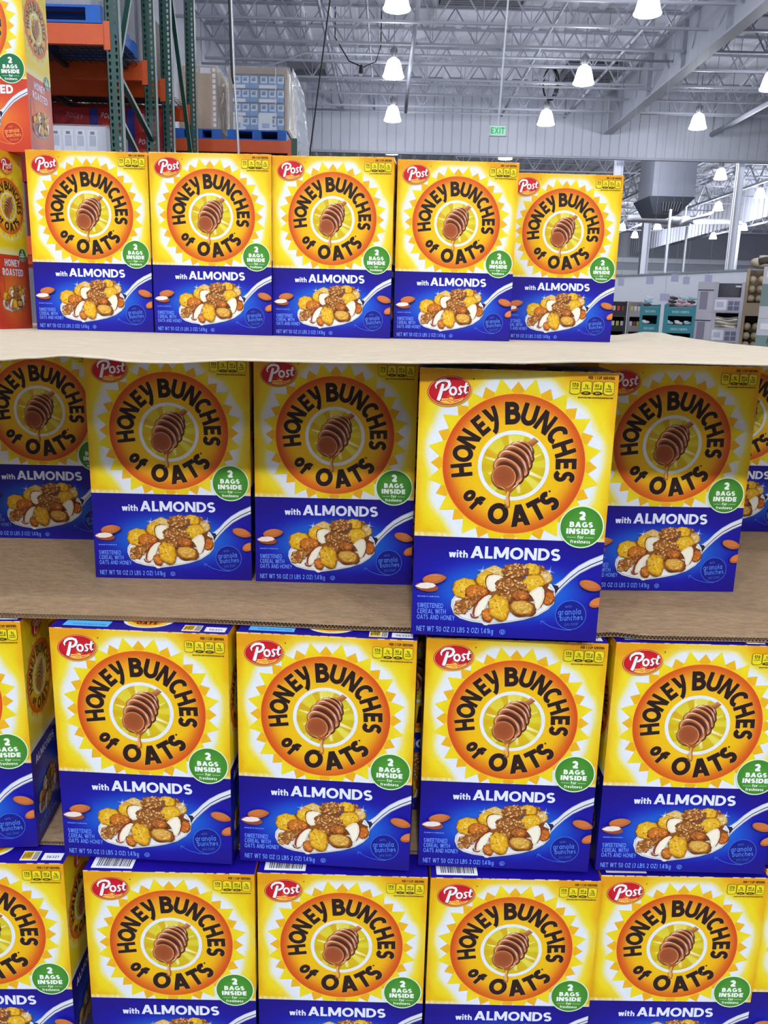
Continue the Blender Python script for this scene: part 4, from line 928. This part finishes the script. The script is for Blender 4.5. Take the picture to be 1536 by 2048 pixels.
def rack(lab,ya,yb,xl,levels,braces,beams=True):
    r=thing('pallet_rack',lab,'pallet rack',(0,0,0))
    upright(r,ya); upright(r,yb)
    for z0,z1,fl in braces:
        b=MB(); b.bar((-2.268,ya+.08,z0),(-2.268,yb,z1),.042,.03); b.build('brace',GREEN,r)
    for y in (ya,yb):
        b=MB(); b.box(-2.34,-2.2,y-.05,y+.12,0,.01); b.build('foot_plate',GREEN,r)
    for z in levels:
        for y in (ya,yb):
            b=MB(); b.box(xl,-2.325,y+.005,y+.045,z,z+.15); b.box(xl,-2.325,y+.045,y+.05,z,z+.105); b.build('beam',ORANGE,r)
            b=MB(); b.box(-2.335,-2.285,y-.005,y-.001,z-.04,z+.17); b.box(-2.338,-2.333,y-.005,y+.05,z-.04,z+.17); b.build('beam_connector',ORANGE,r)
        b=MB(); x=xl
        while x<-2.33: b.box(x,x+.006,ya+.046,yb+.0,z+.13,z+.136); x+=.06
        y=ya+.1
        while y<yb: b.box(xl,-2.33,y,y+.006,z+.136,z+.142); y+=.09
        for q in range(5): xx=-2.5-q*.55; b.box(xx,xx+.04,ya+.046,yb,z+.09,z+.13)
        b.build('wire_deck',DARK,r)
    return r
rack('green and orange pallet rack at the upper left, its front frame nearest',7.4,8.47,-5.2,(1.90,3.53),((3.35,3.02,0),(3.02,2.6,0),(3.35,4.9,0),(5.6,4.9,0),(2.6,1.6,0),(1.6,.5,0)))
rack('green and orange pallet rack standing back to back behind the nearest one',9.1,10.17,-5.2,(1.90,3.53),((4.85,3.0,0),(3.05,2.75,0),(6.1,4.85,0),(2.75,1.6,0),(1.6,.5,0)))
r=thing('pallet_rack','orange rack beam bay further back carrying the brown and blue wrapped pallets','pallet rack',(0,0,0))
for y in (12.2,13.25):
    b=MB(); b.box(-5.2,-1.40,y,y+.045,3.56,3.715); b.box(-5.2,-1.4,y+.045,y+.05,3.56,3.67); b.build('beam',ORANGE,r)
    b=MB(); b.box(-1.40,-1.30,y-.0,y+.08,0,3.75); b.build('upright_post',GREEN,r)
    b=MB(); b.box(-1.43,-1.38,y-.006,y-.001,3.52,3.73); b.build('beam_connector',ORANGE,r)
b=MB(); b.box(-5.2,-1.4,12.25,13.25,3.69,3.70); b.box(-5.2,-1.4,13.1,13.2,3.2,3.56); b.build('deck_panel',mat('dark_rust',(96,44,22),.7),r)
def blue_pallet(x0,x1,y0,d,z,lab):
    p=thing('blue_pallet',lab,'pallet',(x0,y0,z)); w=x1-x0
    b=MB(); 
    for q in range(5): b.box(0,w,q*(d-.1)/4,q*(d-.1)/4+.1,.112,.13)
    b.build('deck_board',BLUEP,p); [MB().box(0,w,q,q+.1,0,.018).build('bottom_board',BLUEP,p) for q in (0,d-.1)]
    for q in range(3): xx=q*(w-.12)/2; b=MB(); b.box(xx,xx+.12,0,d,.018,.112); b.build('block',BLUEP,p)
    return p
def wrap(root,x0,x1,y0,y1,z0,z1,seed):
    R=random.Random(seed); b=MB(); n=26; m=18; path=[(x0,y0),(x1,y0),(x1,y1),(x0,y1),(x0,y0)]; vs=[];fs=[];cnt=0
    for (ax,ay),(bx,by) in zip(path,path[1:]):
        base=len(vs)
        for i in range(n+1):
            for j in range(m+1):
                u=i/n;v=j/m; k=.016*R.random()*math.sin(PI*u); ox=0 if ax!=bx else (k if ax==x1 else -k); oy=0 if ay!=by else (-k if ay==y0 else k)
                vs.append((ax+(bx-ax)*u+ox,ay+(by-ay)*u+oy,z0+(z1-z0)*v))
        for i in range(n):
            for j in range(m): q=base+i*(m+1)+j; fs.append((q,q+m+1,q+m+2,q+1))
    b.add(vs,fs); return b.build('stretch_wrap',WRAP,root)
# brown wrapped load and blue wrapped load on the far bay
blue_pallet(-2.95,-2.34,12.22,.95,3.716,'blue pallet under the tall brown wrapped carton, left of the other on the far bay')
ld=thing('wrapped_load','tall brown carton in glossy stretch wrap on the far rack bay','pallet load',(-2.9,12.25,3.847)); b=MB(); b.box(0,.50,0,.9,0,.78); b.build('carton',BOXK,ld)
b=MB()
for k in range(11): b.box(.46,.50,-.004,-.001,.03+k*.068,.075+k*.068,(240,242,246))
b.box(.1,.18,-.004,-.001,.70,.75,(240,242,246)); b.box(.2,.26,-.004,-.001,.70,.75,(240,242,246)); b.box(.30,.44,-.004,-.001,.69,.76,(236,238,246)); b.build('white_label',PRN,ld); wrap(ld,-.02,.53,-.02,.93,0,.79,3)
blue_pallet(-2.25,-1.45,12.22,.95,3.716,'blue pallet under the blue and white boxes at the end of the far bay')
ld=thing('wrapped_load','wrapped pallet load of small blue and white boxes behind the slim pole','pallet load',(-2.20,12.25,3.847)); b=MB(); b.box(-.02,.76,.02,.9,0,.78,(150,128,104)); b.box(-.02,.76,0,.02,.70,.78,(150,128,104)); b.box(-.02,.03,0,.02,0,.7,(150,128,104)); b.box(.71,.76,0,.02,0,.7,(150,128,104)); b.build('tray_stack',PRN,ld)
R=random.Random(9); b=MB()
for row in range(4):
    z0=.01+row*.172
    for col_ in range(6):
        x=.035+col_*.113+(.02 if col_>2 else 0); b.box(x,x+.108,0,.018,z0,z0+.15,(92,150,214)); 
        b.box(x+.012,x+.096,-.003,0,z0+.06,z0+.142,(206,222,240)) ; b.box(x+.025,x+.075,-.0045,-.003,z0+.085,z0+.115,(60,110,170)); b.box(x+.03,x+.08,-.0045,-.003,z0+.12,z0+.13,(40,60,90))
    b.box(.03,.20,-.007,-.004,z0-.004,z0+.038,(228,232,240)); b.box(.38,.62,-.007,-.004,z0-.004,z0+.038,(228,232,240)); b.box(.03,.71,-.002,.01,z0+.151,z0+.166,(70,76,90))
b.box(.03,.16,-.009,-.006,.0,.17,(226,234,244)); b.box(.37,.56,-.009,-.006,.0,.20,(226,234,244)); b.box(.06,.13,-.0105,-.009,.03,.09,(120,170,225)); b.box(.42,.52,-.0105,-.009,.03,.09,(140,180,228))
b.build('small_cartons',PRN,ld); b=MB(); b.box(.60,.612,-.014,-.011,-.0,.78,(210,226,240)); b.build('strap',PRN,ld); wrap(ld,-.05,.79,-.02,.93,0,.79,5)
b=MB(); R=random.Random(21); vs=[];n=16
for j in range(n+1):
    v=j/n
    for i in range(5): u=i/4; vs.append((-1.39+.14*u*(1-v*.0)+.02*R.random()+(1-v)*.09,12.3+.25*u+.03*R.random(),3.45+v*1.2-(u*.25*v)))
b.add(vs,[(j*5+i,j*5+i+1,j*5+i+6,j*5+i+5) for j in range(n) for i in range(4)]); tag(b.build('loose_wrap',mat('loose_film',(225,232,242),.2,alpha=.7,bump=.8,nscale=9.)),'loose crumpled film hanging off the right side of the blue boxes','plastic film')
# nearer rack goods
blue_pallet(-3.9,-2.36,7.42,1.0,3.69,'blue pallet on the nearest rack beam at the top left edge')
ld=thing('wrapped_load','dark load in crumpled clear film above the nearest blue pallet','pallet load',(-3.9,7.45,3.821)); b=MB(); b.box(.05,1.45,.03,.95,0,.9,(70,84,110)); b.box(.9,1.45,.02,.03,0,.9,(120,124,136)); b.build('cartons',PRN,ld); wrap(ld,0,1.52,-.0,1.0,0.002,.9,8)
ld=thing('wrapped_load','stretch wrapped load seen between the two green frames','pallet load',(-2.95,8.60,3.682)); b=MB(); b.box(0,.56,.0,.42,0,1.5,(128,134,150)); b.build('cartons',PRN,ld); wrap(ld,-.02,.58,-.02,.45,0,1.5,12)
ld=thing('blocking_load','dark brown cartons added on the rear rack to block the bright roof behind','pallet load',(-4.7,9.22,3.684)); b=MB(); b.box(0,1.1,0,.9,0,.9,(92,66,52)); b.build('carton',PRN,ld); b=MB(); b.box(1.14,2.2,0,.9,0,.7,(84,62,56)); b.build('carton',PRN,ld)  # cartons added so the roof glare through the rear deck goes dark
def pocky(x,z,lab,blue):
    c=thing('snack_case',lab,'case',(x,9.16,z),0,'red snack cases in the rack'); w=.365; b=MB(); b.box(0,w,0,.5,0,.238,(172,28,36)); b.build('carton',PRN,c)
    if blue: b=MB(); b.box(0,.08,-.003,-.001,.0,.238,(40,52,150)); b.build('blue_panel',PRN,c)
    a=Art(W=0,H=0); a.text('POCKY',110 if blue else 130,-150,50,.2,(232,206,210) if blue else (206,120,122),3,fit=165,skew=.1,rot=-.16); a.build('lettering',PRN,c)
    if blue: b=MB(); b.box(.12,.30,-.003,-.001,.02,.10,(204,60,46)); b.box(.16,.25,-.004,-.003,.03,.08,(230,140,116)); b.build('picture',PRN,c)
b=MB(); b.box(-3.80,-2.36,9.2,9.6,2.045,2.712,(120,30,34)); tag(b.build('large_carton',PRN),'large dull red carton under the snack cases, hidden by the cereal boxes','carton')
col_=['behind the upper red cereal box','with faint lettering just left of the white wrapped case top','with a blue panel just left of the nearest green post','with a blue panel seen between the green posts']
for j,lv in enumerate(('bottom','middle','top')):
    for i,(x,bl) in enumerate(((-3.81,0),(-3.44,0),(-3.07,1),(-2.70,1))):
        pocky(x,2.714+j*.239,'red snack case %s, %s layer'%(col_[i],lv),bl)
for i,(x,w,c,lab) in enumerate(((-3.75,.62,(190,40,44),'red carton with white bars far behind the snack cases'),(-3.1,.25,(224,228,236),'white carton far behind the snack cases'),(-2.83,.3,(214,196,160),'cream carton far behind the snack cases'))):
    b=MB(); b.box(x*1.15-.1,x*1.15-.1+w,10.9,11.3,0,3.86,c)
    x=x*1.15-.1
    if i==0:
        for k in range(4): b.box(x+.1+k*.11,x+.14+k*.11,10.895,10.9,3.3,3.86,(240,240,240))
        b.box(x+.1,x+.25,10.894,10.899,3.80,3.84,(240,240,240)); b.box(x+.32,x+.5,10.894,10.899,3.72,3.76,(240,240,240))
    tag(b.build('tall_carton',PRN),lab,'carton')
# white wrapped case in front of them
wc=thing('wrapped_case','white case of small cartons in clear film in front of the red snack cases','case',(-2.97,7.75,2.045)); wc.scale=(1,1,.94); b=MB(); b.box(0,.50,0,.55,0,1.0,(206,210,222)); b.build('carton',PRN,wc)
b=MB()
for k in range(4): b.box(.03+k*.105,.115+k*.105,-.004,-.001,.78,.97,(226,230,240)); b.box(.045+k*.105,.10+k*.105,-.006,-.004,.83,.92,(176,186,206)); b.box(.055+k*.105,.09+k*.105,-.006,-.004,.93,.955,(70,76,90))
b.box(.06,.2,-.004,-.001,.67,.70,(150,160,180)); b.box(.24,.3,-.004,-.001,.67,.69,(90,96,110)); b.box(.34,.46,-.004,-.001,.66,.71,(176,180,196)); b.build('printing',PRN,wc); wrap(wc,-.02,.52,-.02,.57,0,1.01,15)
# ------------------------------------------------------------------ goods beyond the display at the right
pw=thing('partition_wall','low white partition wall behind the goods at the right','partition',(7.4,31,0)); b=MB(); L=Vector((9.59-7.0,24.-32.,0)); 
b.add([(-.6,1.6,0),(-.6,1.6,2.88),(2.9,-9.,2.82),(2.9,-9.,0),(-.55,1.7,0),(-.55,1.7,2.88),(2.95,-8.9,2.82),(2.95,-8.9,0)],[(0,3,2,1),(4,5,6,7),(1,2,6,5)]); b.build('panel',SHADEW,pw)
b=MB(); b.bar((-.6,1.58,2.9),(2.9,-9.02,2.84),.06,.05); b.build('top_rail',STEEL,pw)
LIL=mat('lilac_paper',(196,198,228),.7)
for i,(x,y,z,w,lab) in enumerate(((6.36,24,2.36,.16,'pale lilac price card hanging nearest the last top box'),(7.15,24,2.42,.2,'pale lilac price card, second from the left over the goods'),(7.83,24,2.5,.2,'bluish white price card hanging over the teal trays'),(8.15,24,2.44,.18,'lilac price card to the right over the teal trays'),(7.6,24,1.98,.26,'lilac price card low above the teal trays'),(8.75,24,2.5,.2,'lilac price card above the grey blanket cases'))):
    c=thing('price_card',lab,'sign',(x,y,z)); b=MB(); b.box(-w/2,w/2,-.005,.005,0,.2); b.build('card',LIL,c); b=MB(); b.tube([(0,0,.2),(0,0,9.72-z)],.004,5); b.build('string',STEEL,c)
SOFT=mat('soft_cloth',attr=True,rough=.9,noise=.12,nscale=30.)
def openbox(root,w,d,z0,h,col,lip,t=.015,name='tray'):
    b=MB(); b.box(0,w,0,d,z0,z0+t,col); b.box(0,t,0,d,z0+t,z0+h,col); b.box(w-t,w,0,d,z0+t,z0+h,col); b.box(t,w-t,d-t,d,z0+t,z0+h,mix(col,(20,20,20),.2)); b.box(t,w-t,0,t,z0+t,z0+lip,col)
    b.box(t,w*.14,0,t,z0+lip,z0+h,col); b.box(w*.86,w-t,0,t,z0+lip,z0+h,col); return b.build(name,PRN,root)
def blobmesh(b,c,r,col,seed=0,n=12):
    vs=[];fs=[];m=8
    for j in range(m+1):
        for i in range(n): th=PI*j/m; ph=2*PI*i/n; k=1+.08*math.sin(3*ph+seed); vs.append((c[0]+r[0]*math.sin(th)*math.cos(ph)*k,c[1]+r[1]*math.sin(th)*math.sin(ph),c[2]+r[2]*math.cos(th)))
    for j in range(m):
        for i in range(n): fs.append((j*n+i,j*n+(i+1)%n,(j+1)*n+(i+1)%n,(j+1)*n+i))
    b.add(vs,fs,col)
class Spot:
    """a stack standing turned towards the aisle: local x along its front, y into it"""
    def __init__(s,x,y,rz): s.x=x; s.y=y; s.rz=rz
    def at(s,lx,ly,z): c,q=math.cos(s.rz),math.sin(s.rz); return (s.x+lx*c-ly*q,s.y+lx*q+ly*c,z)
    def base(s,w,d,h,col,lab): b=MB(); b.box(0,w,0,d,0,h-.002,col); o=b.build('stack_base',PRN); o.location=s.at(0,0,0); o.rotation_euler=(0,0,s.rz); tag(o,lab,'display base')
    def thing(s,n,lab,cat,lx,ly,z,g=None): return thing(n,lab,cat,s.at(lx,ly,z),s.rz,g)
LV=['third from the top','second from the top','topmost']
TEAL=(52,140,154)
for (sp,w,nm,seed) in ((Spot(5.08,16,-.31),.58,'wider',4),(Spot(4.70,16.2,-.28),.36,'narrow',6)):
    h=.31; R=random.Random(seed); sp.base(w,.6,.94,(40,110,122),'plain base under the %s teal tray stack, hidden by the paper sheet'%nm)
    for k in range(3):
        z=.94+k*(h+.001); c=sp.thing('shoe_tray','teal shoe tray, %s of the %s stack'%(LV[k],nm)+(', heaped with slippers' if k==2 and nm=='wider' else ''),'display tray',0,0,z,'teal shoe trays at the right'); openbox(c,w,.6,0,h if k<2 else .2,TEAL,.15)
        a=Art(W=0,H=0); a.text('SKECHERS',w*1000*.24,-50,42,.2,(176,214,218),2,fit=w*520); a.build('lettering',PRN,c)
        nn=int((w-.06)/.165)
        for q in range(nn*(1 if k<2 else 3)):
            s_=MB(); col=R.choice([(236,236,244),(160,208,222),(80,66,76),(214,206,214),(190,150,160)]); r_=(.045,.078,.03)
            blobmesh(s_,(0,0,0),r_,col,q); blobmesh(s_,(0,.04,.028),(.036,.05,.022),mix(col,(255,255,255),.45),q+1)
            zz=z+(.18 if k<2 else .19)+.062*(q//nn)
            o=s_.build('slipper',SOFT,None,True); o.location=sp.at(.115+.165*(q%nn)+.02*(q//nn),.09+.05*(q//nn),zz); o.rotation_euler=(R.uniform(-.1,.1),R.uniform(-.2,.2),sp.rz+1.57+R.uniform(-.3,.3)); tag(o,'soft slipper lying in a teal tray','slipper','slippers in the teal trays')
        if k<2: b=MB(); b.box(.02,w-.02,.05,.56,.015,.145,(30,60,70)); b.build('inner_pack',PRN,c)
        else: b=MB(); b.box(.02,w-.02,.03,.56,.015,.155,(200,206,214)); b.build('inner_pack',PRN,c)
for sp,w,col,nm,seed in ((Spot(4.60,18,-.25),.33,(40,40,46),'black display shelf left of the taupe cases',1),(Spot(4.97,18,-.25),.28,(168,158,160),'taupe case between the black shelf and teal trays',2)):
    sp.base(w,.5,.92,col,'base of the '+nm)
    for k in range(3):
        c=sp.thing('display_case',nm+', '+LV[k],'case',0,0,.92+k*.306); openbox(c,w,.5,0,.304,col,.12)
        R=random.Random(k*7+seed)
        for q in range(3): xx=.045+q*(w-.06)/3; b=MB(); b.box(xx,xx+.055,.05,.2,.016,.21,R.choice([(230,70,60),(236,232,216),(210,206,80),(226,226,234),(140,70,86)])); b.build('pack',PRN,c)
sp=Spot(4.22,11.9,-.33); sp.base(.6,.5,.804,(166,164,176),'plain base under the grey blanket cases')
for k in range(3):
    z=.804+k*.402; c=sp.thing('blanket_case','grey blanket case right of the teal trays, '+LV[k],'case',0,0,z)
    b=MB(); b.box(0,.2,0,.5,0,.40,(184,182,194)); b.build('side_carton',PRN,c); b=MB(); b.box(.03,.13,-.005,-.001,.04,.27,(130,128,146)); b.build('picture_panel',PRN,c); b=MB(); b.box(0,.2,-.006,-.001,.285,.298,(62,62,70)); b.build('dark_band',PRN,c)
    o=openbox(c,.40,.5,0,.40,(176,174,186),.20,name='carton'); o.location=(.2,0,0)
    b=MB(); b.box(.23,.38,-.003,-.001,.03,.17,(222,224,236)); b.box(.25,.34,-.005,-.003,.07,.14,(186,190,212)); b.build('printed_label',PRN,c)
    b=MB(); b.box(.40,.54,-.003,-.001,.03,.15,(104,106,130)); b.box(.465,.472,-.005,-.003,.03,.15,(200,202,214)); b.box(.40,.54,-.005,-.003,.088,.094,(200,202,214)); b.build('window_print',PRN,c)
    s_=MB()
    if k==2: s_.box(.23,.57,.04,.06,z+.02,z+.385,(74,74,82)); s_.box(.47,.55,.036,.04,z+.33,z+.355,(220,224,230)); nm_='dark grey folded blanket in the topmost grey case'
    else:
        for q in range(7): s_.tube([(.235+.33*i/8,.05+.02*math.sin(i*.9+q),z+.20+.022*q+.012*math.sin(i*.7+q*.3)) for i in range(9)],.0145,6,col=(232,226,212) if q%2 else (158,150,138))
        nm_='striped knitted blanket in the grey case '+LV[k]
    o=s_.build('folded_blanket',SOFT,None,True); o.location=sp.at(0,0,0); o.rotation_euler=(0,0,sp.rz); tag(o,nm_,'blanket')
sp=Spot(4.06,9.95,-.38); sp.base(.23,.45,1.044,(150,130,106),'plain base under the brown pillow cartons')
for k in range(2):
    z=1.044+k*.522; c=sp.thing('pillow_case','brown pillow carton beside the grey blanket cases, '+('lower' if k==0 else 'upper')+' one','case',0,0,z); openbox(c,.23,.45,0,.52,(168,148,120),.14,name='carton')
    for q in range(8):
        s_=MB(); blobmesh(s_,(0,0,0),(.046,.085,.044),(190,172,142),q); o=s_.build('pillow',SOFT,None,True); o.location=sp.at(.066+.096*(q%2),.09,z+.07+.105*(q//2)+.012); o.rotation_euler=(0,0,sp.rz); tag(o,'small brown pillow squeezed in a brown carton','pillow','brown pillows in cartons')
s_=MB(); blobmesh(s_,(0,0,0),(.11,.14,.06),(214,200,176),2,16); o=s_.build('bed_pillow',SOFT,None,True); o.location=sp.at(.12,.15,2.148); o.rotation_euler=(0,.15,sp.rz); tag(o,'pale glossy pillow lying on the upper brown pillow carton','pillow')
sp=Spot(3.80,8.9,-.40); sp.base(.42,.45,1.024,(182,184,190),'plain base under the plant picture cases')
for k in range(2):
    z=1.024+k*.512; c=sp.thing('plant_case','grey green case with a plant picture at the right photo edge, '+('lower' if k==0 else 'upper'),'case',0,0,z); b=MB(); b.box(0,.42,0,.45,0,.51,(190,192,198)); b.build('carton',PRN,c)
    b=MB(); b.box(0,.42,-.003,-.001,.12,.34,(112,136,134)); b.build('colour_panel',PRN,c); b=MB(); b.box(.03,.15,-.004,-.001,.40,.46,(222,224,228)); b.build('label',PRN,c)
    b=MB(); R=random.Random(k)
    for q in range(40): x=.10+R.random()*.09; zz=.13+R.random()*.2; b.add([(x,-.006,zz),(x+.02*R.uniform(-1,1),-.006,zz+.035),(x+.014,-.006,zz+.012)],[(0,1,2)],(58,72,48))
    b.build('plant_picture',PRN,c)
s_=MB()
for q in range(5): s_.tube([(-.06+.45*i/8,.05+.06*q,2.048+.045+.022*math.sin(i*.8+q)+.014*q) for i in range(9)],.035,8,col=(214,206,196) if q%2 else (84,74,66))
o=s_.build('rolled_blanket',SOFT,None,True); o.location=sp.at(0,0,0); o.rotation_euler=(0,0,sp.rz); tag(o,'patterned rolled blanket on top of the upper plant picture case','blanket')
# ------------------------------------------------------------------ camera, added ambient fill through the end left unwalled for it, colour
cd=bpy.data.cameras.new('camera'); cd.sensor_fit='VERTICAL'; cd.sensor_height=36.; cd.lens=1680.285*36./2048.; cd.clip_start=.05; cd.clip_end=300
cam=bpy.data.objects.new('camera',cd); COL.objects.link(cam)
pitch=math.radians(13.4132); roll=math.radians(1.45935)
fw=Vector((0,math.cos(pitch),-math.sin(pitch))); up=Vector((0,math.sin(pitch),math.cos(pitch))); rt=Vector((1,0,0))
# roll: image x = x cos + up sin
rt2=rt*math.cos(roll)+up*math.sin(roll); up2=-rt*math.sin(roll)+up*math.cos(roll)
M=Matrix((rt2,up2,-fw)).transposed().to_4x4(); M.translation=Vector((0,0,1.505)); cam.matrix_world=M
scene.camera=cam
w=bpy.data.worlds.new('world'); scene.world=w; w.use_nodes=True; bg=w.node_tree.nodes['Background']; bg.inputs[0].default_value=(.85,.92,1.,1); bg.inputs[1].default_value=.02
vs=scene.view_settings; vs.view_transform='Standard'; vs.look='None'; vs.gamma=1.; vs.exposure=0.; vs.use_curve_mapping=False
